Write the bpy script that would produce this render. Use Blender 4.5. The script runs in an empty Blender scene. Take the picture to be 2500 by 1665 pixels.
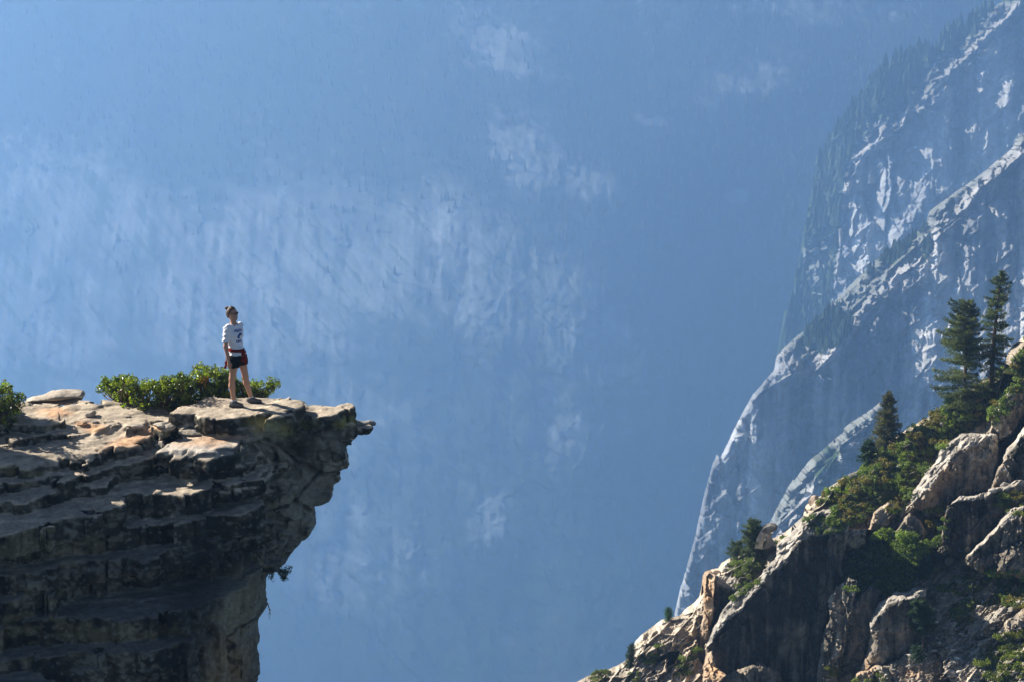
import bpy, math, random
import numpy as np
from mathutils import Vector
R = math.radians
scene = bpy.context.scene
COL = scene.collection
# ------------------------------------------------------------------ camera, sky, sun, exposure
TH = R(12.0); FPX = 7275.0
cam = bpy.data.cameras.new('camera'); cam_o = bpy.data.objects.new('camera', cam); COL.objects.link(cam_o)
cam.sensor_width = 36; cam.lens = 36 * FPX / 2500.0; cam.clip_start = 0.5; cam.clip_end = 20000
cam_o.location = (0, 0, 0); cam_o.rotation_euler = (R(90) - TH, 0, 0)
scene.camera = cam_o
SUN_AZ, SUN_EL = R(-62), R(31)          # azimuth from +Y, negative = to the left of the view
sdir = Vector((math.sin(SUN_AZ) * math.cos(SUN_EL), math.cos(SUN_AZ) * math.cos(SUN_EL), math.sin(SUN_EL)))
w = bpy.data.worlds.new('World'); scene.world = w; w.use_nodes = True
nt = w.node_tree; bg = nt.nodes['Background']
sky = nt.nodes.new('ShaderNodeTexSky'); sky.sky_type = 'NISHITA'; sky.sun_disc = False
sky.sun_elevation = SUN_EL; sky.sun_rotation = SUN_AZ; sky.air_density = 0.7; sky.dust_density = 0.3; sky.altitude = 2000
nt.links.new(sky.outputs[0], bg.inputs[0]); bg.inputs[1].default_value = 0.05
sl = bpy.data.lights.new('sun', 'SUN'); sl.energy = 5.0; sl.angle = R(0.53); sl.color = (1.0, 0.93, 0.82)
so = bpy.data.objects.new('sun', sl); COL.objects.link(so)
so.rotation_euler = sdir.to_track_quat('Z', 'Y').to_euler(); so.location = (-300, 150, 300)
vs = scene.view_settings; scene.display_settings.display_device = 'sRGB'
vs.view_transform = 'Standard'; vs.look = 'None'; vs.exposure = 1.08; vs.gamma = 1.0; vs.use_curve_mapping = False
scene.render.engine = 'CYCLES'
cy = scene.cycles; cy.use_denoising = True
try: cy.denoiser = 'OPENIMAGEDENOISE'
except Exception: pass
cy.max_bounces = 8; cy.volume_bounces = 2; cy.diffuse_bounces = 3; cy.transparent_max_bounces = 8
cy.caustics_reflective = False; cy.caustics_refractive = False; cy.sample_clamp_indirect = 4.0
HAZE_D = 0.00040; HAZE_C = (0.41, 0.665, 1.0); HAZE_G = 0.74

# ------------------------------------------------------------------ helpers
rng = np.random.default_rng(7)
TAB = rng.random((64, 64, 64)).astype(np.float32)
CTAB = rng.random((64, 64, 64, 3)).astype(np.float32)
def vnoise(x, y, z):
    xi = np.floor(x).astype(np.int32); yi = np.floor(y).astype(np.int32); zi = np.floor(z).astype(np.int32)
    fx = (x - xi).astype(np.float32); fy = (y - yi).astype(np.float32); fz = (z - zi).astype(np.float32)
    fx = fx * fx * (3 - 2 * fx); fy = fy * fy * (3 - 2 * fy); fz = fz * fz * (3 - 2 * fz)
    x0 = xi & 63; x1 = (xi + 1) & 63; y0 = yi & 63; y1 = (yi + 1) & 63; z0 = zi & 63; z1 = (zi + 1) & 63
    a = TAB[x0, y0, z0] * (1 - fx) + TAB[x1, y0, z0] * fx
    b = TAB[x0, y1, z0] * (1 - fx) + TAB[x1, y1, z0] * fx
    c = TAB[x0, y0, z1] * (1 - fx) + TAB[x1, y0, z1] * fx
    d = TAB[x0, y1, z1] * (1 - fx) + TAB[x1, y1, z1] * fx
    return (a * (1 - fy) + b * fy) * (1 - fz) + (c * (1 - fy) + d * fy) * fz
def fbm(x, y, z, oct=4, gain=0.5, ridged=False, seed=0):
    s = 0; a = 1.0; t = 0; f = 1.0
    x = np.asarray(x, dtype=np.float64); y = np.asarray(y, dtype=np.float64) + 0 * x; z = np.asarray(z, dtype=np.float64) + 0 * x
    for i in range(oct):
        n = vnoise(x * f + 13.7 * i + seed * 7.31, y * f + 5.1 * i + seed * 3.17, z * f + 9.3 * i + seed * 11.9) * 2 - 1
        if ridged: n = 1 - 2 * np.abs(n)
        s = s + a * n; t += a; a *= gain; f *= 2.03
    return s / t
def voro2(u, v, seed=0, jit=0.9):
    """cellular noise: F1, F2-F1 and a random value per cell"""
    ui = np.floor(u).astype(np.int32); vi = np.floor(v).astype(np.int32)
    f1 = np.full(u.shape, 9.0); f2 = np.full(u.shape, 9.0); cr = np.zeros(u.shape)
    for i in (-1, 0, 1):
        for j in (-1, 0, 1):
            a = ui + i; b = vi + j
            c = CTAB[a & 63, b & 63, seed & 63]
            d = np.hypot(a + 0.5 + (c[..., 0] - 0.5) * jit - u, b + 0.5 + (c[..., 1] - 0.5) * jit - v)
            m = d < f1
            f2 = np.where(m, f1, np.minimum(f2, d)); cr = np.where(m, c[..., 2], cr); f1 = np.where(m, d, f1)
    return f1, f2 - f1, cr
def facet(u, v, seed=0, tilt=1.0, step=0.5):
    """broken rock: every cell is a plane with its own tilt and offset"""
    ui = np.floor(u).astype(np.int32); vi = np.floor(v).astype(np.int32)
    f1 = np.full(u.shape, 9.0); out = np.zeros(u.shape)
    for i in (-1, 0, 1):
        for j in (-1, 0, 1):
            a = ui + i; b = vi + j
            c = CTAB[a & 63, b & 63, seed & 63]; r = CTAB[a & 63, b & 63, (seed + 31) & 63]
            dx = u - (a + 0.5 + (c[..., 0] - 0.5) * 0.9); dy = v - (b + 0.5 + (c[..., 1] - 0.5) * 0.9)
            d = np.abs(dx) * 0.7 + np.abs(dy) * 0.7 + 0.3 * np.hypot(dx, dy); m = d < f1
            out = np.where(m, tilt * ((r[..., 0] - 0.5) * dx + (r[..., 1] - 0.5) * dy) * 2 + step * (c[..., 2] - 0.5), out); f1 = np.where(m, d, f1)
    return out
def sstep(a, b, x):
    t = np.clip((x - a) / (b - a), 0, 1); return t * t * (3 - 2 * t)
def ray(px, py):
    xc = (np.asarray(px, float) - 1250) / FPX; yc = (832.5 - np.asarray(py, float)) / FPX
    return xc, math.cos(TH) + yc * math.sin(TH), -math.sin(TH) + yc * math.cos(TH)
def W(px, py, Y):
    dx, dy, dz = ray(px, py); t = Y / dy
    return np.stack(np.broadcast_arrays(dx * t, dy * t, dz * t), -1)
def polysd(poly, X, Y):
    """signed distance to a closed polygon (negative inside)"""
    P = np.asarray(poly, float); n = len(P)
    d = np.full(X.shape, 1e18); s = np.ones(X.shape)
    for i in range(n):
        a = P[i]; b = P[(i - 1) % n]
        ex, ey = b - a; wx = X - a[0]; wy = Y - a[1]
        t = np.clip((wx * ex + wy * ey) / (ex * ex + ey * ey + 1e-12), 0, 1)
        d = np.minimum(d, (wx - ex * t) ** 2 + (wy - ey * t) ** 2)
        c1 = Y >= a[1]; c2 = Y < b[1]; c3 = ex * wy > ey * wx
        s = np.where((c1 & c2 & c3) | (~c1 & ~c2 & ~c3), -s, s)
    return s * np.sqrt(d)
def mesh_np(name, V, F, mat=None, parent=None, smooth=True, col=None, cols2=None):
    """V (n,3); F (m,3|4) ints"""
    V = np.asarray(V, np.float32); F = np.asarray(F, np.int32)
    me = bpy.data.meshes.new(name); k = F.shape[1]
    me.vertices.add(len(V)); me.vertices.foreach_set('co', V.ravel())
    me.loops.add(F.size); me.loops.foreach_set('vertex_index', F.ravel())
    me.polygons.add(len(F)); me.polygons.foreach_set('loop_start', np.arange(0, F.size, k, dtype=np.int32))
    try: me.polygons.foreach_set('loop_total', np.full(len(F), k, np.int32))
    except Exception: pass
    me.update(calc_edges=True)
    me.polygons.foreach_set('use_smooth', np.full(len(F), smooth))
    if col is not None:
        c = np.ones((len(V), 4), np.float32); c[:, :3] = np.clip(col, 0, 1)
        at = me.color_attributes.new('tint', 'FLOAT_COLOR', 'POINT'); at.data.foreach_set('color', c.ravel())
    me.validate()
    if mat: me.materials.append(mat)
    o = bpy.data.objects.new(name, me); COL.objects.link(o)
    if parent: o.parent = parent
    return o
def tag(o, label=None, cat=None, group=None, kind=None):
    if label: o['label'] = label
    if cat: o['category'] = cat
    if group: o['group'] = group
    if kind: o['kind'] = kind
    return o
def empty(name, loc, rz=0):
    o = bpy.data.objects.new(name, None); o.empty_display_size = 0.2; COL.objects.link(o)
    o.location = [float(c) for c in loc]; o.rotation_euler = (0, 0, rz); return o
def surface_nets(F, o, h):
    S = F < 0
    n = np.array(F.shape) - 1
    C = [S[i:i + n[0], j:j + n[1], k:k + n[2]] for i in (0, 1) for j in (0, 1) for k in (0, 1)]
    allc = C[0].copy(); anyc = C[0].copy()
    for c in C[1:]: allc &= c; anyc |= c
    act = anyc & ~allc; del C
    idx = np.argwhere(act); vid = np.full(act.shape, -1, np.int32); vid[act] = np.arange(len(idx))
    off = np.array([(i, j, k) for i in (0, 1) for j in (0, 1) for k in (0, 1)])
    vals = np.stack([F[idx[:, 0] + a, idx[:, 1] + b, idx[:, 2] + c] for a, b, c in off], 1)
    P = np.zeros((len(idx), 3)); N = np.zeros(len(idx))
    for e0 in range(8):
        for e1 in range(e0 + 1, 8):
            if np.abs(off[e0] - off[e1]).sum() != 1: continue
            a = vals[:, e0]; b = vals[:, e1]; m = (a < 0) != (b < 0)
            t = np.where(m, a / np.where(m, a - b, 1), 0)[:, None]
            P += np.where(m[:, None], off[e0] + (off[e1] - off[e0]) * t, 0); N += m
    V = (idx + P / N[:, None]) * h + np.asarray(o)
    faces = []
    for ax in range(3):
        sl0 = [slice(None)] * 3; sl1 = [slice(None)] * 3
        sl0[ax] = slice(0, -1); sl1[ax] = slice(1, None)
        ch = S[tuple(sl0)] != S[tuple(sl1)]
        e = np.argwhere(ch); u, v = [(1, 2), (2, 0), (0, 1)][ax]
        ok = (e[:, u] > 0) & (e[:, v] > 0) & (e[:, u] < n[u]) & (e[:, v] < n[v]); e = e[ok]
        s = S[e[:, 0], e[:, 1], e[:, 2]]
        def g(du, dv):
            q = e.copy(); q[:, u] -= du; q[:, v] -= dv; return vid[q[:, 0], q[:, 1], q[:, 2]]
        f = np.stack([g(1, 1), g(0, 1), g(0, 0), g(1, 0)], 1)
        f[~s] = f[~s][:, ::-1]; faces.append(f)
    return V, np.concatenate(faces)
def vnormals(V, F):
    a = V[F[:, 2]] - V[F[:, 0]]; b = V[F[:, -1]] - V[F[:, 1]] if F.shape[1] == 4 else V[F[:, 1]] - V[F[:, 0]]
    fn = np.cross(a, b) if F.shape[1] == 4 else -np.cross(a, b)
    N = np.zeros_like(V)
    for k in range(F.shape[1]):
        for c in range(3): N[:, c] += np.bincount(F[:, k], fn[:, c], len(V))
    return N / (np.linalg.norm(N, axis=1)[:, None] + 1e-12)
def mixc(a, b, t):
    t = np.asarray(t)[..., None]; return np.asarray(a) * (1 - t) + np.asarray(b) * t

# ------------------------------------------------------------------ materials
def mat_tint(name, scale=4.0, bump=0.3, dist=0.02, rough=0.9, var=0.35, spec=0.2, scale2=None):
    """rock: vertex tint varied by fine procedural noise plus bump"""
    m = bpy.data.materials.new(name); m.use_nodes = True; t = m.node_tree; L = t.links
    p = t.nodes['Principled BSDF']; p.inputs['Roughness'].default_value = rough
    p.inputs['Specular IOR Level'].default_value = spec
    at = t.nodes.new('ShaderNodeAttribute'); at.attribute_name = 'tint'
    g = t.nodes.new('ShaderNodeNewGeometry')
    n1 = t.nodes.new('ShaderNodeTexNoise'); n1.inputs['Scale'].default_value = scale; n1.inputs['Detail'].default_value = 9; n1.inputs['Roughness'].default_value = 0.68
    L.new(g.outputs['Position'], n1.inputs['Vector'])
    mr = t.nodes.new('ShaderNodeMapRange'); mr.inputs[1].default_value = 0.3; mr.inputs[2].default_value = 0.7
    mr.inputs[3].default_value = 1 - var; mr.inputs[4].default_value = 1 + var; L.new(n1.outputs[0], mr.inputs[0])
    mu = t.nodes.new('ShaderNodeVectorMath'); mu.operation = 'SCALE'
    L.new(at.outputs['Color'], mu.inputs[0]); L.new(mr.outputs[0], mu.inputs['Scale'])
    L.new(mu.outputs[0], p.inputs['Base Color'])
    n2 = t.nodes.new('ShaderNodeTexNoise'); n2.inputs['Scale'].default_value = scale2 or scale * 3; n2.inputs['Detail'].default_value = 8; n2.inputs['Roughness'].default_value = 0.65
    L.new(g.outputs['Position'], n2.inputs['Vector'])
    b = t.nodes.new('ShaderNodeBump'); b.inputs['Strength'].default_value = bump; b.inputs['Distance'].default_value = dist
    L.new(n2.outputs[0], b.inputs['Height']); L.new(b.outputs[0], p.inputs['Normal'])
    return m
def mat_plain(name, col, rough=0.8, spec=0.3, var=0.15, scale=30, bump=0.0):
    m = bpy.data.materials.new(name); m.use_nodes = True; t = m.node_tree; L = t.links
    p = t.nodes['Principled BSDF']; p.inputs['Roughness'].default_value = rough; p.inputs['Specular IOR Level'].default_value = spec
    g = t.nodes.new('ShaderNodeTexCoord'); n = t.nodes.new('ShaderNodeTexNoise'); n.inputs['Scale'].default_value = scale; n.inputs['Detail'].default_value = 5
    L.new(g.outputs['Object'], n.inputs['Vector'])
    r = t.nodes.new('ShaderNodeMix'); r.data_type = 'RGBA'
    r.inputs[6].default_value = (*[c * (1 - var) for c in col], 1); r.inputs[7].default_value = (*[min(1, c * (1 + var)) for c in col], 1)
    L.new(n.outputs[0], r.inputs[0]); L.new(r.outputs[2], p.inputs['Base Color'])
    if bump:
        b = t.nodes.new('ShaderNodeBump'); b.inputs['Strength'].default_value = bump; b.inputs['Distance'].default_value = 0.01
        L.new(n.outputs[0], b.inputs['Height']); L.new(b.outputs[0], p.inputs['Normal'])
    return m
def mat_leaf(name, trans=0.45, rough=0.45, spec=0.4, tcol=(1.6, 1.9, 0.5)):
    """foliage: vertex tint, part of the light passes through"""
    m = bpy.data.materials.new(name); m.use_nodes = True; t = m.node_tree; L = t.links
    p = t.nodes['Principled BSDF']; out = t.nodes['Material Output']
    p.inputs['Roughness'].default_value = rough; p.inputs['Specular IOR Level'].default_value = spec
    at = t.nodes.new('ShaderNodeAttribute'); at.attribute_name = 'tint'; L.new(at.outputs['Color'], p.inputs['Base Color'])
    tr = t.nodes.new('ShaderNodeBsdfTranslucent'); mu = t.nodes.new('ShaderNodeVectorMath'); mu.operation = 'MULTIPLY'
    mu.inputs[1].default_value = tcol; L.new(at.outputs['Color'], mu.inputs[0]); L.new(mu.outputs[0], tr.inputs[0])
    mx = t.nodes.new('ShaderNodeMixShader'); mx.inputs[0].default_value = trans
    L.new(p.outputs[0], mx.inputs[1]); L.new(tr.outputs[0], mx.inputs[2]); L.new(mx.outputs[0], out.inputs['Surface'])
    return m
M_ROCK = mat_tint('outcrop_granite', 9.0, 0.55, 0.03, 0.9, 0.4, 0.25, 22)
M_NEAR = mat_tint('ridge_granite', 2.6, 0.7, 0.12, 0.9, 0.4, 0.15, 4.5)
M_FAR = mat_tint('far_granite', 0.16, 0.6, 1.5, 0.95, 0.25, 0.1, 0.25)
M_LEAF = mat_leaf('manzanita_leaf', 0.5, 0.28, 0.6)
M_NEEDLE = mat_leaf('conifer_needles', 0.35, 0.6, 0.2, (1.3, 1.6, 0.5))
M_BARK = mat_plain('bark', (0.11, 0.075, 0.055), 0.9, 0.1, 0.4, 8, 0.4)
M_TWIG = mat_plain('grey_branch', (0.20, 0.15, 0.12), 0.8, 0.2, 0.3, 20)

# ------------------------------------------------------------------ background canyon wall
def grid_faces(nr, nc, keep=None):
    i = np.arange(nr * nc).reshape(nr, nc)
    f = np.stack([i[:-1, :-1], i[1:, :-1], i[1:, 1:], i[:-1, 1:]], -1)
    if keep is not None:
        k = keep[:-1, :-1] & keep[1:, :-1] & keep[1:, 1:] & keep[:-1, 1:]
        f = f[k]
    return f.reshape(-1, 4)
def compact(V, F, *cols):
    used = np.zeros(len(V), bool); used[F.ravel()] = True
    m = np.cumsum(used) - 1
    return (V[used], m[F]) + tuple(c[used] for c in cols)
def blob(PX, PY, cx, cy, rx, ry, ang=0):
    c, s = math.cos(R(ang)), math.sin(R(ang)); dx = PX - cx; dy = PY - cy
    u = (dx * c + dy * s) / rx; v = (-dx * s + dy * c) / ry
    return np.exp(-(u * u + v * v) ** 1.4)
BGPX = np.concatenate([np.linspace(-2600, -150, 170), np.linspace(-146, 2600, 800), np.linspace(2620, 4400, 100)]); BGPY = np.linspace(-420, 2150, 760)
PX, PY = np.meshgrid(BGPX, BGPY)
KB = 1.05
def bg_depth(PX, PY):
    # slope of the far side: forested bench above, steep granite below, gully to the right of the centre
    v = (PY - 450) / 1000.0
    xr_ = (PX - 1250) * 0.45; zr_ = (832 - PY) * 0.45
    D = 3150 + 0.95 * zr_ + 0.40 * 60 * np.log1p(np.exp((-60 - zr_) / 60.0)) - 0.55 * xr_ + 0.60 * 60 * np.log1p(np.exp((xr_ - 90) / 60.0)) + 0.0010 * np.clip(-xr_, 0, None) ** 2 + 0.0008 * np.clip(zr_, 0, None) ** 2
    D = D + 60 * np.tanh((PX - 1700 - 0.2 * (PY - 700)) / 200) * sstep(100, 700, PY)
    P = W(PX, PY, D)
    x, z = P[..., 0], P[..., 2]
    D = D + 60 * fbm(x / 260, 3.1, z / 260, 4, seed=1)
    rock = sstep(420, 560, PY + 60 * fbm(x / 120, 0.5, z / 90, 2, seed=5))
    D = D + rock * (5 * fbm(x / 42, 7.7, z / 190, 4, ridged=True, seed=2) + 6 * fbm((x * 0.87 - z * 0.5) / 90, 7.7, (x * 0.5 + z * 0.87) / 22, 4, ridged=True, seed=9))
    u = (x * 0.85 - z * 0.5); vv = (x * 0.5 + z * 0.85)
    w1 = fbm(x / 50, 1, z / 50, 3)
    D = D + (0.35 + 0.4 * rock) * (6 * facet(u / 75 + 0.4 * w1, vv / 40 + 0.3 * w1, 3, 1.0, 0.8) + 3 * facet(u / 26 + 0.6 * w1, vv / 13, 4, 1.0, 0.8))
    D = D + 6.5 * fbm(x / 14, 2.2, z / 14, 6, seed=8, gain=0.66)
    return D * KB
D_BG = bg_depth(PX, PY)
P_BG = W(PX, PY, D_BG)
x, z = P_BG[..., 0] / KB, P_BG[..., 2] / KB
wob = 0.55 * fbm(x / 60, 1.0, z / 60, 4, seed=11) + 0.35 * fbm(x / 14, 1.5, z / 14, 3, seed=12)
rk = np.zeros(PX.shape)
for a in [(190, 520, 300, 170, 15), (120, 760, 300, 180, 0), (640, 520, 130, 70, 0), (980, 560, 330, 130, 14), (1150, 700, 300, 130, 28),
          (560, 780, 420, 150, 10), (1330, 820, 200, 100, 35), (1215, 105, 150, 75, 35), (1800, 190, 170, 55, -8), (1290, 380, 120, 90, 40),
          (1430, 450, 130, 45, 15), (2000, 20, 260, 40, 5), (1590, 295, 45, 18, 10),
          (760, 640, 500, 210, 8), (1130, 620, 330, 150, 30), (1400, 760, 170, 90, 40), (1230, 1560, 40, 45, 30), (1200, 1250, 60, 90, 20), (900, 1010, 420, 170, 25), (1300, 1000, 260, 130, 40), (850, 1350, 260, 200, 20), (300, 1050, 360, 260, 10), (1800, 480, 30, 20, 0)]:
    rk = np.maximum(rk, blob(PX, PY, *a) * (1.0 if a[1] < 900 else 0.7))
rock = sstep(0.22, 0.95, rk + 0.75 * wob + 0.3 * fbm(x / 30, 1.0, z / 6, 3, seed=13) + 0.9 * sstep(470, 380, PY) * fbm(x / 7, 1.0, z / 5, 4, seed=14))
streak = fbm(x / 7, 0.3, z / 90, 4, seed=21) + 0.4 * fbm(x / 22, 0.3, z / 160, 3, seed=27)
w1 = fbm(x / 60, 1, z / 60, 3, seed=28); flake = fbm((x * 0.87 - z * 0.5) / 60, 4.0 + w1, (x * 0.5 + z * 0.87) / 8, 4, seed=22)
granite_tone = 0.5 + 0.5 * fbm(x / 25, 9.0, z / 25, 4, seed=23)  # random tone of the granite, from noise
g = mixc((0.09, 0.10, 0.08), (0.38, 0.37, 0.345), np.clip(granite_tone * 0.8 + 0.1 + 0.35 * streak + 0.6 * flake, 0, 1))
f1_, e1_, c1_ = voro2((x * 0.87 - z * 0.5) / 46 + 0.9 * w1, (x * 0.5 + z * 0.87) / 24 + 0.8 * w1, 44)
g = g * (0.80 + 0.4 * c1_[..., None]); g = mixc(g, (0.05, 0.06, 0.04), 0.18 * sstep(0.10, 0.02, e1_) * sstep(-0.1, 0.3, granite_tone - 0.5 + w1))
g = mixc(g, (0.06, 0.08, 0.045), sstep(0.16, 0.38, flake - 0.5 * streak) * 0.85)
veg = mixc((0.022, 0.034, 0.018), (0.065, 0.075, 0.04), 0.5 + 0.5 * fbm(x / 30, 4.4, z / 30, 4, seed=25))
colr = mixc(veg, g, rock)
hills = mesh_np('canyon_wall', P_BG.reshape(-1, 3), grid_faces(*PX.shape), M_FAR, col=colr.reshape(-1, 3))
tag(hills, kind='structure')
ROCK_BG = rock

# ------------------------------------------------------------------ conifer geometry (small versions for far forests)
def cone_tree(rs, h, r, tiers=3, sides=5):
    V = []; F = []
    for t in range(tiers):
        z0 = h * (0.12 + 0.62 * t / tiers); z1 = z0 + h * (0.5 if t < tiers - 1 else 0.36 + 0.05)
        rr = r * (1 - 0.72 * t / tiers)
        b = len(V); a0 = rs.random() * 6
        for k in range(sides):
            a = a0 + 2 * math.pi * k / sides; q = rr * (0.7 + 0.5 * rs.random())
            V.append((q * math.cos(a), q * math.sin(a), z0 - 0.05 * h * rs.random()))
        V.append((0, 0, min(z1, h)))
        for k in range(sides): F.append((b + k, b + (k + 1) % sides, b + sides))
    return np.array(V), np.array(F)
def forest(name, spots, hmin, hmax, label, tint=((0.025, 0.04, 0.02), (0.07, 0.09, 0.04)), seed=1):
    rs = random.Random(seed)
    protos = [cone_tree(rs, 1.0, rs.uniform(0.15, 0.24)) for _ in range(8)]
    Vs = []; Fs = []; Cs = []; b = 0
    for p in spots:
        V, F = protos[rs.randrange(8)]; h = rs.uniform(hmin, hmax)
        Vs.append(V * h + np.array(p) + np.array((0, 0, -0.08 * h))); Fs.append(F + b); b += len(V)
        t = rs.random(); c = np.array(tint[0]) * (1 - t) + np.array(tint[1]) * t
        Cs.append(np.tile(c, (len(V), 1)))
    o = mesh_np(name, np.concatenate(Vs), np.concatenate(Fs), M_NEEDLE, smooth=False, col=np.concatenate(Cs))
    tag(o, label, 'forest', kind='stuff'); return o
rs = np.random.default_rng(3)
spots = []
n = 0
ii = rs.integers(0, PX.shape[0], 60000); jj = rs.integers(0, PX.shape[1], 60000)
dens = (1 - ROCK_BG) * (1.0 - 0.93 * sstep(480, 760, PY))
fl = np.clip(0.5 + 1.3 * fbm(x / 60, 2.0, z / 40, 4, seed=31), 0, 1)
dens = dens * (0.25 + 0.9 * fl)
keep = rs.random(60000) < dens[ii, jj] * 0.75
pts = P_BG[ii[keep], jj[keep]] + rs.normal(0, 0.6, (keep.sum(), 3)) * (1, 1, 0)
pts = pts[:22000]
forest('distant_forest', pts, 5, 15, 'hazy blue conifer forest covering the benches of the far canyon wall',
       ((0.015, 0.028, 0.013), (0.17, 0.16, 0.08)), 5)

# valley floor far below, joining the landforms
gx, gy = np.meshgrid(np.linspace(-4000, 4000, 90), np.linspace(-200, 7600, 90))
gz = -1310 + 30 * fbm(gx / 300, gy / 300, 0.5, 4)
ground = mesh_np('ground', np.stack([gx, gy, gz], -1).reshape(-1, 3), grid_faces(90, 90)[:, ::-1], M_FAR,
                 col=np.tile((0.05, 0.065, 0.035), (8100, 1)))
tag(ground, kind='structure')

# ------------------------------------------------------------------ relief landforms (ridges with a traced crest)
def interp_line(line, PX):
    L = np.array(sorted(line)); return np.interp(PX, L[:, 0], L[:, 1])
def skirt(V, F, back, down):
    """extrude the open border of a landform backwards and down, so that it has depth"""
    e = np.concatenate([F[:, [0, 1]], F[:, [1, 2]], F[:, [2, 3]], F[:, [3, 0]]])
    key = np.sort(e, 1); k = key[:, 0].astype(np.int64) * len(V) + key[:, 1]
    u, inv, cnt = np.unique(k, return_inverse=True, return_counts=True)
    be = e[cnt[inv] == 1]
    bv = np.unique(be); m = np.full(len(V), -1); m[bv] = np.arange(len(bv))
    nv = len(V); rings = [V]
    faces = [F]; prev = None
    for s, (b, d) in enumerate(((0.06, 0.01), (0.4, 0.35), (1.0, 1.0))):
        rings.append(V[bv] + np.array((0, back * b, -down * d)))
        cur = nv + s * len(bv) + m
        p0 = (be[:, 0], be[:, 1]) if s == 0 else (nv + (s - 1) * len(bv) + m[be[:, 0]], nv + (s - 1) * len(bv) + m[be[:, 1]])
        faces.append(np.stack([p0[1], p0[0], cur[be[:, 0]], cur[be[:, 1]]], 1))
    return np.concatenate(rings), np.concatenate(faces), bv
def edge_lines(PX, PY, line):
    """height above a polyline (in source pixels, up positive)"""
    return interp_line(line, PX) - PY

# upper right ridge (farther)
B_CREST = [(1930, 760), (1960, 640), (1975, 540), (1990, 450), (2010, 380), (2050, 305), (2120, 222), (2200, 160), (2300, 112), (2346, 88), (2392, 48), (2455, -2), (2560, -90), (2800, -260), (3000, -400)]
B_LEDGE = [(2020, 900), (2046, 640), (2053, 545), (2062, 488), (2094, 404), (2150, 347), (2197, 330), (2237, 285), (2306, 214), (2375, 150), (2432, 93), (2500, 18), (2600, -80), (3000, -360)]
A_CREST = [(1560, 1800), (1640, 1560), (1668, 1440), (1700, 1330), (1720, 1240), (1745, 1150), (1795, 1050), (1845, 955), (1887, 900), (1921, 855), (1967, 815), (2002, 775), (2048, 723), (2094, 683), (2174, 620), (2231, 580), (2289, 522), (2364, 459), (2438, 396), (2500, 350), (2620, 260), (3000, 30)]
A_LEDGE = [(1560, 1650), (1640, 1400), (1700, 1180), (1745, 1010), (1795, 930), (1850, 885), (1905, 870), (1935, 890), (1961, 935), (1990, 908), (2030, 874), (2117, 775), (2150, 742), (2186, 695), (2235, 655), (2289, 585), (2350, 525), (2420, 455), (2500, 385), (2620, 290), (3000, 60)]
C_CREST = [(1820, 1420), (1880, 1300), (1930, 1210), (1985, 1135), (2040, 1085), (2090, 1045), (2126, 1020), (2158, 990), (2172, 1040), (2240, 1250)]
C_LEDGE = [(1820, 1500), (1900, 1325), (1960, 1245), (2010, 1190), (2050, 1140), (2090, 1090), (2128, 1052), (2158, 1024), (2240, 1270)]
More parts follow.
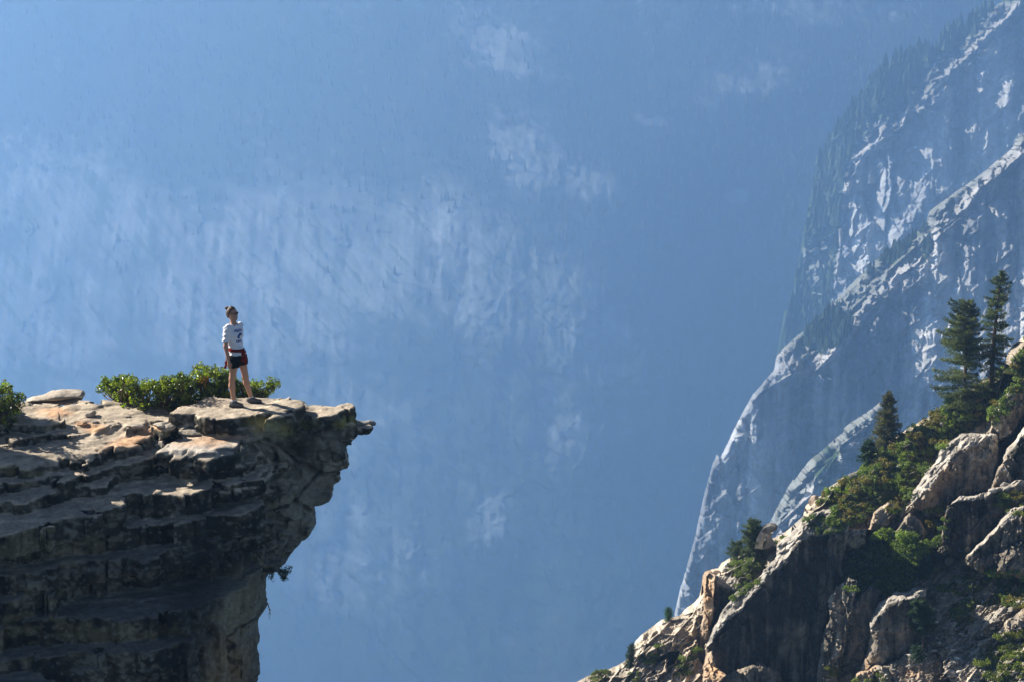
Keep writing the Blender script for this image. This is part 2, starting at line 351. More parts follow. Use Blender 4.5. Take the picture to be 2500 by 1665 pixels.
def ridge(name, crest, ledge, px0, px1, py0, py1, nx, ny, Y0, k, sc, seed, cliffcol, label, mat=M_FAR, cut=None, back=250, down=200, vegc=0.5, tz_=0.68, tx_=0.33, kfade=None, face_dx=0, wlk=1.0):
    U, Vv = np.meshgrid(np.linspace(px0, px1, nx), np.linspace(py0, py1, ny))
    mpp = Y0 / FPX
    P = W(U, Vv, Y0); x, z = P[..., 0], P[..., 2]
    cr = interp_line(crest, U) + 14 * facet(x / (22 * sc), z / (22 * sc) * 0 + 0.5, seed + 2, 1.6, 0.9) + (5 * fbm(x / (30 * sc), 1, 2, 3, seed=seed) + 5 * fbm(x / (7 * sc), 1, 2, 3, seed=seed + 1))
    wl = wlk * 14 * fbm(x / (40 * sc), 1, z / (40 * sc), 3, seed=seed + 2) + 9 * fbm(x / (9 * sc), 1, z / (9 * sc), 3, seed=seed + 9)
    lh = (interp_line(ledge, U) + wl - Vv) * mpp              # metres above the ledge
    lh2 = np.clip(lh, 0, None)
    zl_ = z.mean() if kfade is not None else np.interp(1.0, [0, 1], [0, W(1950, 900, Y0)[2]]); D = Y0 + tz_ * (np.maximum(z, zl_) - zl_) + (tz_ if kfade is not None else 0.22) * np.minimum(z - zl_, 0) - tx_ * (np.maximum(U, 1980 if kfade is None else 0) * mpp) + tx_ * 2200 * mpp + face_dx * np.clip(2215 - U, 0, 400) * mpp
    tq = lh2 / (6.5 * sc) + 0.9 * fbm(x / (22 * sc), 3, z / (22 * sc), 3, seed=seed + 14); ti = np.floor(tq); tf = tq - ti
    kf = 1.0 if kfade is None else 0.15 + 0.85 * sstep(kfade[0], kfade[1], U)
    D = D + kf * k * 6.5 * sc * (np.clip(ti + sstep(0.55, 1.0, tf), 0, None) * 0.6 + 0.4 * np.clip(tq, 0, None)) * (lh2 > 0)
    D = D + 0.12 * (x - x.mean()) * 0
    face = sstep(1.0 * sc, -4.0 * sc, lh)
    uu = (x * 0.72 + z * 0.69); v2 = (-x * 0.69 + z * 0.72)
    # plates stepping along the slope, flutes on the cliff
    f1, e, c = voro2(uu / (26 * sc) + 0.3 * fbm(x / (14 * sc), 1, z / (14 * sc), 2, seed=seed), v2 / (9 * sc), seed + 3)
    D = D + (1 - 0.75 * face) * (8 * sc * (c - 0.5) - 3 * sc * sstep(0.2, 0.0, e))
    f1, e, c = voro2(uu / (9 * sc) + 0.4 * fbm(x / (6 * sc), 1, z / (6 * sc), 2, seed=seed), v2 / (4 * sc), seed + 6)
    D = D + (1 - 0.6 * face) * 5 * sc * (c - 0.5)
    D = D + face * (7.5 * sc * fbm(x / (12 * sc), 7.0, z / (45 * sc), 4, ridged=True, seed=seed + 4))
    f1, e, c = voro2(x / (11 * sc) + 0.4 * fbm(x / (9 * sc), 2, z / (9 * sc), 2, seed=seed), z / (30 * sc), seed + 5)
    D = D + face * 4.0 * sc * (c - 0.5)
    D = D + (1 - 0.55 * face) * 5 * sc * facet(x / (16 * sc) + 0.4 * wl / 20, z / (22 * sc) + 0.3 * x / (16 * sc), seed + 7, 1.3, 0.5) + (1 - 0.45 * face) * 2.2 * sc * facet(x / (5 * sc) + wl / 40, z / (7 * sc), seed + 8, 1.4, 0.6)
    D = D + 10 * sc * fbm(x / (60 * sc), 1, z / (60 * sc), 3, seed=seed + 6) + 2.6 * sc * fbm(x / (5 * sc), 1, z / (5 * sc), 4, seed=seed + 7)
    keep = Vv >= cr
    if cut is not None: keep &= cut(U, Vv)
    D = D + sstep(-4 * sc, 2 * sc, lh) * 4.0 * sc * facet(uu / (3.2 * sc) + wl / 25, v2 / (2.4 * sc), seed + 11, 1.5, 0.8)
    if kfade is not None: D = D + sstep(2300, 2100, U) * 9 * sc * facet(x / (9 * sc) + 0.3 * wl / 20, z / (20 * sc), seed + 12, 1.6, 0.5)
    D = D + np.exp(-(lh / (9 * sc)) ** 2) * 5.5 * sc * facet(uu / (7 * sc) + 0.3 * wl / 20, v2 / (6 * sc), seed + 9, 1.6, 0.8)
    rim = np.clip((Vv - cr) * mpp / (6 * sc), 0, 1)
    D = D + 0.15 * sc * (1 - rim) ** 2
    P = W(U, Vv, D)
    F = grid_faces(ny, nx, keep)
    wn = fbm(x / (16 * sc), 2, z / (16 * sc), 4, seed=seed + 8)
    stre = fbm(x / (3.2 * sc), 5, z / (38 * sc), 4, seed=seed + 10)
    base = mixc((0.24, 0.23, 0.21), (0.62, 0.58, 0.53), np.clip(0.5 + wn + 0.3 * fbm(x / (3 * sc), 2, z / (3 * sc), 3, seed=seed + 11), 0, 1))
    st2 = fbm(x / (10 * sc), 5, z / (70 * sc), 4, seed=seed + 15)
    fc = mixc(cliffcol, (0.66, 0.64, 0.60), np.clip(0.38 + 0.7 * stre + 0.3 * wn + 1.3 * st2, 0, 1))
    colr = mixc(mixc(base, (0.20, 0.21, 0.18), 0.8 * sstep(4 * sc, 8 * sc, lh)), fc, face)
    vg = sstep(0.02, 0.22, wn + 0.25 * fbm(x / (5 * sc), 2, z / (5 * sc), 3, seed=seed + 12) - 0.15 + vegc * sstep(6 * sc, 16 * sc, lh)) * (1 - face)
    colr = mixc(colr, (0.05, 0.075, 0.03), vg)
    V2, F2, C2 = compact(P.reshape(-1, 3), F, colr.reshape(-1, 3))
    V3, F3, bv = skirt(V2, F2, back, down)
    C3 = np.concatenate([C2, C2[bv], C2[bv], C2[bv]])
    o = mesh_np(name, V3, F3, mat, col=C3); tag(o, kind='structure')
    return dict(U=U, V=Vv, P=P, keep=keep, veg=vg, lh=lh, face=face)
rb = ridge('ridge', B_CREST, B_LEDGE, 1920, 2950, -400, 900, 560, 640, 2250, 1.3, 1.8, 40, (0.30, 0.30, 0.30), '', vegc=0.5, face_dx=0.9, tz_=0.68, tx_=0.36, kfade=(2110, 2290))
ra = ridge('ridge', A_CREST, A_LEDGE, 1560, 2950, 20, 1750, 800, 900, 1450, 1.2, 1.25, 60, (0.20, 0.20, 0.20), '', vegc=0.35)
rc = ridge('ridge', C_CREST, C_LEDGE, 1800, 2240, 990, 1600, 330, 460, 1150, 0.85, 1.0, 80, (0.2, 0.2, 0.2), '', vegc=-0.4, wlk=1.3, tz_=0.3, tx_=0.1)
# conifers on the back slope of the upper ridge
rs = np.random.default_rng(9)
def pick(r, n, f):
    ok = r['keep'] & f(r)
    idx = np.argwhere(ok); idx = idx[rs.choice(len(idx), min(n, len(idx)), replace=False)]
    return r['P'][idx[:, 0], idx[:, 1]]

pts = pick(rb, 900, lambda r: (r['veg'] > 0.5) & (r['U'] < 2560) & (r['V'] > -60))
forest('ridge_forest', pts, 10, 20, 'thin green conifers lining the slope behind the upper right cliff', ((0.03, 0.05, 0.02), (0.09, 0.13, 0.05)), 6)
pts = pick(ra, 500, lambda r: (r['veg'] > 0.5) & (r['U'] < 2560))
forest('ledge_forest', pts, 4, 8, 'small green conifers growing along the bright ledge of the right cliff', ((0.03, 0.05, 0.02), (0.09, 0.13, 0.05)), 7)

# ------------------------------------------------------------------ near ridge (lower right), about 440 m away
NS = 150.0 / 440.0      # the traced distances below are in units of NS metres
NX, NY = 980, 790
U, Vv = np.meshgrid(np.linspace(1395, 2640, NX), np.linspace(800, 1790, NY))
CREST = [(1380, 1685), (1417, 1668), (1435, 1656), (1480, 1645), (1510, 1632), (1540, 1612), (1553, 1572), (1580, 1546), (1618, 1518), (1662, 1508), (1680, 1490),
         (1700, 1474), (1711, 1462), (1716, 1440), (1719, 1412), (1724, 1402), (1740, 1396), (1757, 1392), (1765, 1380), (1790, 1366), (1828, 1346), (1860, 1338),
         (1900, 1316), (1930, 1296), (1965, 1266), (1972, 1240), (1990, 1226), (2010, 1215), (2030, 1194), (2060, 1172), (2100, 1152), (2112, 1136), (2160, 1092),
         (2200, 1062), (2260, 1028), (2320, 990), (2400, 935), (2440, 908), (2462, 897), (2468, 868), (2482, 845), (2500, 832), (2560, 790), (2640, 740)]
xs = W(U, Vv, 440.0); x, z = xs[..., 0], xs[..., 2]
nz1 = fbm(x / 9, 1.0, z / 9, 4, seed=101); nz2 = fbm(x / 2.2, 1.0, z / 2.2, 4, seed=102)
Uw = U + 16 * fbm(x / 3.0, 5.0, z / 3.0, 4, seed=103); Vw = Vv + 16 * fbm(x / 3.0, 8.0, z / 3.0, 4, seed=104)
# base hillside: a slope falling to the left and towards the viewer
zb = -(Vv - 1400) * 0.0617
D = 447 + 1.1 * zb - 0.22 * (U - 2000) * 0.0617 + 3.0 * nz1
ang = 0.72
uu = x * 0.70 + z * 0.71; v2 = -x * 0.71 + z * 0.70
D = D - 0.75 * np.clip((Vv - 1370) * 0.0617, 0, None) * sstep(2080, 2330, U)
f1, e, c = voro2(uu / 3.6 + 0.4 * nz2, v2 / 1.5 + 0.3 * nz1, 4)
D = D + 1.6 * (c - 0.5) - 0.8 * sstep(0.18, 0, e)
FA = 1.3 * facet(uu / 4.5 + 0.3 * nz1, v2 / 2.2, 8, 1.2, 0.8) + 0.55 * facet(uu / 1.6 + 0.5 * nz2, v2 / 0.8, 9, 1.3, 0.8) + 0.22 * facet(uu / 0.6, v2 / 0.35, 10, 1.2, 0.8)
FB = 1.1 * facet(x / 3.4 + 0.3 * nz1, z / 5.0 + 0.1 * x, 12, 1.4, 0.5) + 0.5 * facet(x / 1.3 + 0.4 * nz2, z / 1.9, 13, 1.4, 0.6) + 0.2 * facet(x / 0.5, z / 0.6, 14, 1.2, 0.6)
D = D + FA
f1, e, c2 = voro2(uu / 1.2 + 0.5 * nz2, v2 / 0.6, 6)
D = D + 0.55 * (c2 - 0.5)
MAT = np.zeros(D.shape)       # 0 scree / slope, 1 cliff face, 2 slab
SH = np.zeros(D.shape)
def comp(poly, Y, k=0.12, ledge=None, kl=1.1, w=7, r=0.8, lean=0.0, typ=1, flute=0.5, plate=0.9, tone=0.5):
    """one rock mass: traced front outline, its own distance; above the ledge line the top slopes back"""
    global D, MAT, SH
    sd = polysd(poly, Uw, Vw)
    ins = sd < 0
    P = np.array(poly, float); cx, cy = P[:, 0].mean(), P[:, 1].mean()
    d = Y - k * (Vv - cy) * 0.0617 + lean * (U - cx) * 0.0617
    lh = None
    if ledge is not None:
        lh = (interp_line(ledge, Uw) - Vw) * 0.0617
        d = d + kl * np.clip(lh, 0, None)
        cl = sstep(0.4, -0.8, lh)
    else: cl = np.ones(D.shape)
    d = d + flute * cl * fbm(x / 1.6, 3.0 + Y, z / 9, 4, ridged=True, seed=int(Y) % 50)
    f1, e, cc = voro2(x / 2.8 + 0.4 * nz2, z / 4.2 + 0.2 * nz1, int(Y * 7) % 60)
    d = d + plate * cl * (cc - 0.5) + cl * FB * min(1.3, 0.5 + plate) + (1 - cl) * FA * 0.7
    d = d + (1 - cl) * (0.45 * (c2 - 0.5) + 0.35 * (c - 0.5)) + 0.35 * nz2 + 1.0 * nz1
    t = np.clip(1 + sd / w, 0, 1); d = d + r * t ** 2.5 * (0.7 + 0.6 * nz2 + 0.6 * nz1)
    m = ins & (d < D + 6)
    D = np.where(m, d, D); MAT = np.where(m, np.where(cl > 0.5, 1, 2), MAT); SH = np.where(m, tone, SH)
# upper masses
comp([(2400, 1075), (2415, 1035), (2440, 985), (2470, 945), (2500, 908), (2600, 850), (2600, 1000), (2500, 1010), (2470, 1050), (2440, 1090)], 455, ledge=[(2400, 1050), (2440, 1000), (2500, 940), (2600, 860)], tone=0.75)
comp([(2464, 905), (2464, 868), (2480, 842), (2500, 830), (2600, 770), (2600, 900), (2500, 895), (2480, 905)], 459, k=0.3, r=3, w=14, tone=0.6)
comp([(2228, 1238), (2222, 1210), (2262, 1160), (2300, 1098), (2340, 1062), (2380, 1055), (2432, 1060), (2444, 1090), (2430, 1140), (2418, 1192), (2380, 1202), (2325, 1220), (2314, 1262), (2262, 1245)], 449,
     ledge=[(2220, 1235), (2262, 1195), (2300, 1145), (2345, 1092), (2440, 1066)], tone=0.8, r=2)
comp([(2412, 1205), (2430, 1150), (2460, 1100), (2500, 1040), (2600, 960), (2600, 1200), (2500, 1195)], 444, ledge=[(2400, 1200), (2440, 1128), (2500, 1062), (2600, 980)], kl=1.4, tone=0.35, r=2)
comp([(2192, 1330), (2186, 1295), (2205, 1262), (2222, 1252), (2248, 1268), (2262, 1300), (2250, 1345), (2200, 1345)], 442, k=0.5, r=1, tone=0.2, plate=0.2)
comp([(2115, 1292), (2130, 1250), (2160, 1232), (2186, 1242), (2180, 1270), (2150, 1300)], 446, r=2, tone=0.6)
comp([(2058, 1335), (2058, 1308), (2076, 1292), (2112, 1290), (2110, 1325), (2085, 1340)], 438, ledge=[(2050, 1312), (2112, 1302)], tone=0.5)
comp([(2288, 1352), (2306, 1300), (2318, 1232), (2345, 1210), (2385, 1203), (2440, 1186), (2475, 1176), (2500, 1176), (2600, 1180), (2600, 1230), (2500, 1222), (2470, 1250), (2420, 1300), (2372, 1352), (2330, 1358)], 438,
     ledge=[(2280, 1240), (2330, 1222), (2400, 1208), (2480, 1186), (2600, 1186)], tone=0.3, flute=1.2, kl=1.5)
comp([(2355, 1372), (2385, 1330), (2430, 1285), (2480, 1238), (2510, 1222), (2620, 1190), (2620, 1300), (2520, 1318), (2450, 1362), (2400, 1395)], 433, ledge=[(2355, 1365), (2400, 1325), (2450, 1285), (2510, 1242), (2620, 1210)], tone=0.4, plate=1.8, r=2)
comp([(2415, 1400), (2440, 1350), (2480, 1318), (2540, 1300), (2620, 1290), (2620, 1400), (2500, 1415), (2450, 1408)], 430, k=0.5, w=30, r=3, tone=0.6)
comp([(2378, 1560), (2392, 1520), (2430, 1490), (2500, 1440), (2600, 1400), (2600, 1440), (2500, 1490), (2440, 1530), (2400, 1566)], 425, k=0.6, w=20, r=2, tone=0.85, kl=1.4, ledge=[(2378, 1545), (2440, 1500), (2500, 1462), (2600, 1420)])
comp([(2425, 1550), (2460, 1510), (2520, 1470), (2600, 1430), (2600, 1520), (2500, 1560), (2450, 1565)], 420, k=0.5, w=25, r=2, tone=0.8)
# the slabs on the far left of the ridge
comp([(1552, 1600), (1555, 1572), (1580, 1546), (1618, 1516), (1650, 1520), (1658, 1530), (1640, 1556), (1600, 1588), (1575, 1612)], 452, k=0.6, lean=-0.5, w=16, r=3, tone=0.75, plate=1.4, ledge=[(1550, 1600), (1600, 1560), (1660, 1530)])
comp([(1712, 1460), (1690, 1480), (1668, 1503), (1644, 1540), (1618, 1572), (1585, 1606), (1556, 1640), (1520, 1700), (1700, 1700), (1700, 1600), (1716, 1530)], 450, k=1.0, lean=-0.55, flute=0.1, plate=0.25, w=6, typ=2, tone=1.0)
comp([(1545, 1690), (1565, 1640), (1600, 1604), (1640, 1582), (1690, 1578), (1704, 1600), (1690, 1640), (1670, 1700)], 443, k=0.1, r=2, tone=0.55)
comp([(1440, 1700), (1490, 1650), (1545, 1625), (1590, 1640), (1640, 1700)], 448, k=0.8, lean=-0.3, r=2, tone=0.8)
# tall flake with the orange sunlit left side
comp([(1700, 1600), (1706, 1540), (1714, 1470), (1717, 1412), (1726, 1396), (1748, 1402), (1752, 1440), (1738, 1490), (1728, 1560), (1722, 1620)], 441, k=0.05, lean=-0.9, w=6, r=0.8, tone=1.1, plate=0.4)
comp([(1735, 1560), (1738, 1480), (1744, 1405), (1765, 1398), (1800, 1405), (1812, 1430), (1802, 1460), (1780, 1500), (1760, 1560)], 443, k=0.1, r=1, tone=0.25, plate=1.2, ledge=[(1740, 1418), (1812, 1440)], kl=1.8)
# great dark face with the pale slab above
comp([(1712, 1700), (1722, 1610), (1738, 1545), (1758, 1500), (1792, 1445), (1830, 1420), (1862, 1398), (1890, 1362), (1905, 1335), (1938, 1296), (1968, 1264), (2010, 1246), (2050, 1238), (2074, 1262),
      (2066, 1330), (2050, 1400), (2025, 1460), (2012, 1530), (2004, 1610), (2004, 1700)], 431, k=-0.06, kl=0.95, w=8, r=1.0, tone=0.0, flute=0.35, plate=0.5,
     ledge=[(1712, 1600), (1742, 1560), (1775, 1515), (1815, 1468), (1858, 1420), (1885, 1392), (1915, 1368), (1945, 1322), (1962, 1306), (2020, 1300), (2075, 1290)])
comp([(1708, 1700), (1720, 1640), (1728, 1594), (1742, 1592), (1752, 1622), (1772, 1642), (1785, 1700)], 424, k=0.4, lean=-1.2, r=1, w=5, tone=1.2, plate=1.2)
comp([(1742, 1700), (1760, 1650), (1800, 1625), (1850, 1610), (1900, 1640), (1940, 1700)], 426.5, k=0.05, r=3, w=24, tone=0.45, flute=0.2)
# pillars to its right
comp([(1998, 1640), (2008, 1560), (2022, 1505), (2020, 1458), (2040, 1428), (2068, 1400), (2092, 1412), (2090, 1450), (2074, 1500), (2062, 1560), (2050, 1640), (2040, 1700), (1996, 1700)], 425, k=0.25, lean=-0.5, r=1.5, w=12, tone=0.55, plate=1.6)
comp([(2064, 1600), (2062, 1540), (2080, 1482), (2104, 1446), (2128, 1424), (2150, 1440), (2142, 1500), (2124, 1560), (2104, 1612), (2082, 1604)], 427, k=0.1, r=1.2, w=10, tone=0.45, flute=1.0)
comp([(2102, 1650), (2112, 1600), (2122, 1560), (2126, 1505), (2150, 1464), (2184, 1444), (2232, 1436), (2268, 1438), (2252, 1500), (2236, 1560), (2226, 1600), (2190, 1618), (2130, 1646)], 421,
     k=0.0, r=5, w=26, tone=0.5, flute=0.15, plate=0.3, ledge=[(2100, 1600), (2128, 1530), (2150, 1486), (2180, 1462), (2270, 1452)], kl=1.2)
comp([(2080, 1700), (2092, 1650), (2130, 1636), (2190, 1612), (2250, 1590), (2300, 1600), (2330, 1700)], 417, k=0.9, r=2, tone=0.8, plate=1.6)
D = D + 0.16 * fbm(x / 0.5, 1, z / 0.5, 3, seed=110) + 0.5 * fbm(uu / 4.0, 2, v2 / 0.55, 4, ridged=True, seed=112) * (1 - 0.6 * (MAT == 1))
cr = interp_line(CREST, U) + 3.0 * fbm(x / 1.2, 2, 2, 4, seed=111)
keep = Vv >= cr
D = D + 2.5 * (1 - np.clip((Vv - cr) / 40, 0, 1)) ** 2
D = D * NS; P_NR = W(U, Vv, D)
m1 = fbm(x / 5, 3, z / 5, 4, seed=120); m2 = fbm(x / 0.8, 3, z / 7.0, 4, seed=121); m3 = fbm(x / 1.5, 9, z / 1.5, 4, seed=122)
slopec = mixc((0.25, 0.22, 0.18), (0.58, 0.53, 0.46), np.clip(0.5 + 1.0 * m3 + 0.4 * m1, 0, 1))
slopec = mixc(slopec, (0.40, 0.30, 0.20), sstep(0.15, 0.45, m1 + 0.3 * m3) * 0.45)
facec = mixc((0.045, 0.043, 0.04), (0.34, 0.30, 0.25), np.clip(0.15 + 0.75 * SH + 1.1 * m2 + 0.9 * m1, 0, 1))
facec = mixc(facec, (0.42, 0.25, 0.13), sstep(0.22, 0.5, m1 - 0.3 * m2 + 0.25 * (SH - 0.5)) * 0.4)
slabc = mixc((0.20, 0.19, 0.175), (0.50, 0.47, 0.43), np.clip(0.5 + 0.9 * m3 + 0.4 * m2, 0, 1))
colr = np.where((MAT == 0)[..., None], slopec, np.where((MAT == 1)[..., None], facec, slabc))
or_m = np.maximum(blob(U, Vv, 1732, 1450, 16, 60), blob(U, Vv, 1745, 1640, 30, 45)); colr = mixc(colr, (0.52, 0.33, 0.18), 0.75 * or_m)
VEGP = [[(2000, 1225), (2030, 1194), (2100, 1152), (2160, 1092), (2260, 1028), (2400, 935), (2462, 897), (2520, 830), (2560, 840), (2480, 950), (2450, 975), (2410, 1020), (2370, 1050), (2320, 1070), (2275, 1130), (2240, 1180), (2215, 1232), (2150, 1235), (2100, 1258), (2040, 1245)],
        [(1770, 1385), (1800, 1358), (1860, 1340), (1880, 1345), (1870, 1380), (1845, 1402), (1800, 1410)],
        [(1785, 1460), (1800, 1425), (1850, 1400), (1866, 1408), (1830, 1440), (1800, 1470)]]
vd = np.min([polysd(p, Uw, Vw) for p in VEGP], 0)
colr = mixc(colr, (0.05, 0.06, 0.028), sstep(6, -8, vd) * 0.8)
colr = colr * np.array((1.02, 0.97, 0.89))
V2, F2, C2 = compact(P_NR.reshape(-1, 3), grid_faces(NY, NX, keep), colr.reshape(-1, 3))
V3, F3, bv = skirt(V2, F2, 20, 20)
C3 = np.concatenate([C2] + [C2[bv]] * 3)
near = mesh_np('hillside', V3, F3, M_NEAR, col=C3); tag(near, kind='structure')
def on_near(px, py):
    i = int(np.clip(round((py - 800) / 990 * (NY - 1)), 0, NY - 1)); j = int(np.clip(round((px - 1395) / 1245 * (NX - 1)), 0, NX - 1))
    return P_NR[i, j]

# ------------------------------------------------------------------ leaf clumps
def quads_cloud(C, N, L, Wd, col, rs, fold=0.0):
    """small pointed leaves: centre C, normal N, random direction; returns verts, quads, colours"""
    n = len(C); r = rs.normal(size=(n, 3)); N = N / (np.linalg.norm(N, axis=1)[:, None] + 1e-9)
    T = np.cross(N, r); T /= np.linalg.norm(T, axis=1)[:, None] + 1e-9; B = np.cross(N, T)
    L = np.asarray(L)[:, None] if np.ndim(L) else L; Wd = np.asarray(Wd)[:, None] if np.ndim(Wd) else Wd
    V = np.stack([C - T * L * 0.5, C + B * Wd * 0.5 + N * fold * L, C + T * L * 0.5, C - B * Wd * 0.5 + N * fold * L], 1).reshape(-1, 3)
    F = np.arange(4 * n).reshape(n, 4)
    return V, F, np.repeat(col, 4, 0)
def clump_mesh(rs, R0, n, leaf, flat=0.75, c0=(0.03, 0.05, 0.015), c1=(0.10, 0.14, 0.04), sub=14):
    """a shrub made of sub-clusters of leaves around an uneven dome, origin at its foot"""
    cs = []; 
    for k in range(sub):
        d = rs.normal(size=3); d[2] = abs(d[2]) * 0.9; d /= np.linalg.norm(d)
        cs.append(d * R0 * (0.45 + 0.45 * rs.random()) * (1, 1, flat))
    cs = np.array(cs); k = rs.integers(0, sub, n); cr = R0 * (0.22 + 0.16 * rs.random(sub))
    d = rs.normal(size=(n, 3)); d /= np.linalg.norm(d, axis=1)[:, None]
    C = cs[k] + d * (cr[k] * rs.random(n) ** 0.4)[:, None]
    C[:, 2] = np.abs(C[:, 2])
    t = np.clip(0.5 + 0.35 * rs.normal(size=n) + 0.25 * rs.normal(size=sub)[k], 0, 1)
    N = d + rs.normal(size=(n, 3)) * 0.6
    return quads_cloud(C, N, leaf * (0.7 + 0.6 * rs.random(n)), leaf * (0.45 + 0.3 * rs.random(n)), mixc(c0, c1, t), rs)
rsn = np.random.default_rng(21)
def poly_points(poly, step, rs):
    P = np.array(poly, float); out = []
    a, b = P.min(0), P.max(0)
    gx = np.arange(a[0], b[0], step); gy = np.arange(a[1], b[1], step)
    X, Y = np.meshgrid(gx, gy); X = X + rs.uniform(-0.5, 0.5, X.shape) * step; Y = Y + rs.uniform(-0.5, 0.5, X.shape) * step
    m = polysd(poly, X, Y) < 3
    return np.stack([X[m], Y[m]], 1)
protos = [clump_mesh(rsn, 1.3, 620, 0.25, 0.7, (0.06, 0.075, 0.025), (0.25, 0.265, 0.085)) for _ in range(6)]
Vs = []; Fs = []; Cs = []; b = 0
for pi, poly in enumerate([VEGP[0], [(2040, 1240), (2130, 1230), (2120, 1262), (2060, 1290), (2040, 1270)], [(2255, 1240), (2300, 1235), (2312, 1270), (2292, 1330), (2262, 1320)],
                          [(2420, 1000), (2440, 980), (2462, 960), (2450, 1010), (2425, 1040)], [(2380, 1478), (2440, 1455), (2500, 1450), (2560, 1452), (2560, 1475), (2450, 1485)],
                          [(2440, 1205), (2500, 1200), (2480, 1218), (2440, 1235)], [(2330, 1490), (2370, 1470), (2375, 1500), (2345, 1520)], [(2170, 1240), (2215, 1236), (2190, 1262), (2172, 1262)]]):
    for (px, py) in poly_points(poly, 12, rsn):
        p = on_near(px, py); s = rsn.uniform(0.6, 1.3) * NS; V, F, C = protos[rsn.integers(0, 6)]
        a = rsn.random() * 6.28; ca, sa = math.cos(a), math.sin(a)
        Vs.append(V @ np.array([[ca, sa, 0], [-sa, ca, 0], [0, 0, 1]]) * s + p + (0, 0, -0.1)); Fs.append(F + b); b += len(V)
        hue = rsn.random(); Cs.append(C * (np.array((1.15, 0.85, 0.8)) if hue < 0.3 else np.array((0.9, 1.05, 0.9)) if hue < 0.7 else np.array((1.1, 1.25, 0.8))))
o = mesh_np('shrub_cover', np.concatenate(Vs), np.concatenate(Fs), M_NEEDLE, smooth=False, col=np.concatenate(Cs))
tag(o, 'dense green and brown shrub cover on the slope below the tall conifers', 'shrub cover', kind='stuff')
def shrub(name, poly, step, s0, label, group=None, hue=(1, 1, 1), Yoff=0.0, n=420, cat='shrub'):
    s0 = s0 * NS
    Vs = []; Fs = []; Cs = []; b = 0
    for (px, py) in poly_points(poly, step, rsn):
        p = on_near(px, py) + np.array((0, -Yoff, 0)); s = s0 * rsn.uniform(0.7, 1.2); V, F, C = protos[rsn.integers(0, 6)]
        Vs.append(V * s + p + (0, 0, -0.3 * s)); Fs.append(F + b); b += len(V); Cs.append(C * np.array(hue) * rsn.uniform(0.8, 1.15))
    if not Vs: return
    V = np.concatenate(Vs); base = V.mean(0) * (1, 1, 0) + (0, 0, V[:, 2].min())
    o = mesh_np(name, V - base, np.concatenate(Fs), M_NEEDLE, smooth=False, col=np.concatenate(Cs)); o.location = base
    tag(o, label, cat, group)
SG = 'shrubs rooted on the rocky ridge'
shrub('shrub', [(2070, 1420), (2075, 1380), (2110, 1310), (2150, 1285), (2200, 1275), (2230, 1300), (2262, 1310), (2250, 1340), (2220, 1380), (2205, 1410), (2170, 1432), (2130, 1430), (2100, 1405)], 13, 1.35, 'largest round green shrub, filling the hollow under the dark triangular rock', SG, (1.05, 1.25, 0.8), 1.3)
shrub('shrub', VEGP[1], 14, 0.8, 'wide low green shrub below the balanced rock', SG, (0.95, 1.05, 0.9))
shrub('shrub', VEGP[2], 13, 0.7, 'narrow green shrub in the groove between the pale slab and the flake', SG, (1.0, 1.1, 0.8))
shrub('shrub', [(1952, 1272), (1985, 1258), (2050, 1262), (2062, 1280), (2040, 1300), (1990, 1296)], 13, 0.7, 'dark green shrub lying along the rim of the streaked cliff', SG, (0.8, 0.95, 0.8))
shrub('shrub', [(2290, 1440), (2330, 1412), (2390, 1398), (2400, 1415), (2370, 1440), (2345, 1455)], 14, 0.8, 'flat green shrub left of the brightest shrub pair on the scree', SG, (1, 1.1, 0.8))
shrub('shrub', [(2400, 1395), (2440, 1385), (2490, 1398), (2530, 1400), (2540, 1430), (2480, 1448), (2440, 1440)], 14, 0.9, 'bright green shrub at the right edge above the pale scree', SG, (0.9, 1.25, 0.7))
shrub('shrub', [(2450, 1240), (2480, 1222), (2560, 1205), (2580, 1240), (2500, 1255), (2465, 1258)], 14, 0.8, 'green shrub on the upper right rib just inside the frame', SG)
shrub('shrub', [(2400, 1620), (2410, 1570), (2450, 1550), (2500, 1600), (2560, 1620), (2560, 1720), (2450, 1700), (2420, 1660)], 17, 1.1, 'large olive shrub in the bottom right corner', SG, (0.95, 1.0, 0.7))
shrub('shrub', [(2452, 1550), (2470, 1535), (2520, 1530), (2560, 1560), (2500, 1580)], 14, 0.9, 'olive shrub right at the frame edge above the corner shrub', SG, (1.05, 1.0, 0.7))
shrub('shrub', [(2100, 1665), (2120, 1650), (2165, 1628), (2175, 1640), (2140, 1680)], 13, 0.8, 'low green shrub at the bottom edge under the round boulder', SG)
shrub('shrub', [(1560, 1610), (1590, 1586), (1612, 1578), (1600, 1600), (1570, 1625)], 12, 0.8, 'green shrub in the cleft right of the leaning dark pine', SG, (0.95, 1.15, 0.8))
shrub('shrub', [(1655, 1645), (1668, 1610), (1698, 1580), (1702, 1592), (1688, 1620), (1665, 1648)], 11, 0.75, 'green shrub growing up the gully left of the orange flake', SG, (1.05, 1.15, 0.8))
shrub('shrub', [(1445, 1658), (1465, 1640), (1482, 1636), (1470, 1668), (1445, 1675)], 12, 0.75, 'small shrub on the crest at the lowest left end of the ridge', SG)
shrub('shrub', [(1530, 1655), (1555, 1640), (1562, 1655), (1530, 1672)], 11, 0.7, 'tiny green shrub at the bottom edge under the leaning dark pine', SG)
shrub('shrub', [(1880, 1330), (1905, 1318), (1918, 1312), (1895, 1325)], 9, 0.55, 'small bright shrub just right of the balanced rock', SG, (0.9, 1.2, 0.8))
shrub('shrub', [(2280, 1370), (2300, 1360), (2315, 1375), (2300, 1395), (2282, 1390)], 11, 0.8, 'brownish shrub beside the little pale green conifer', SG, (1.25, 1.05, 0.8))
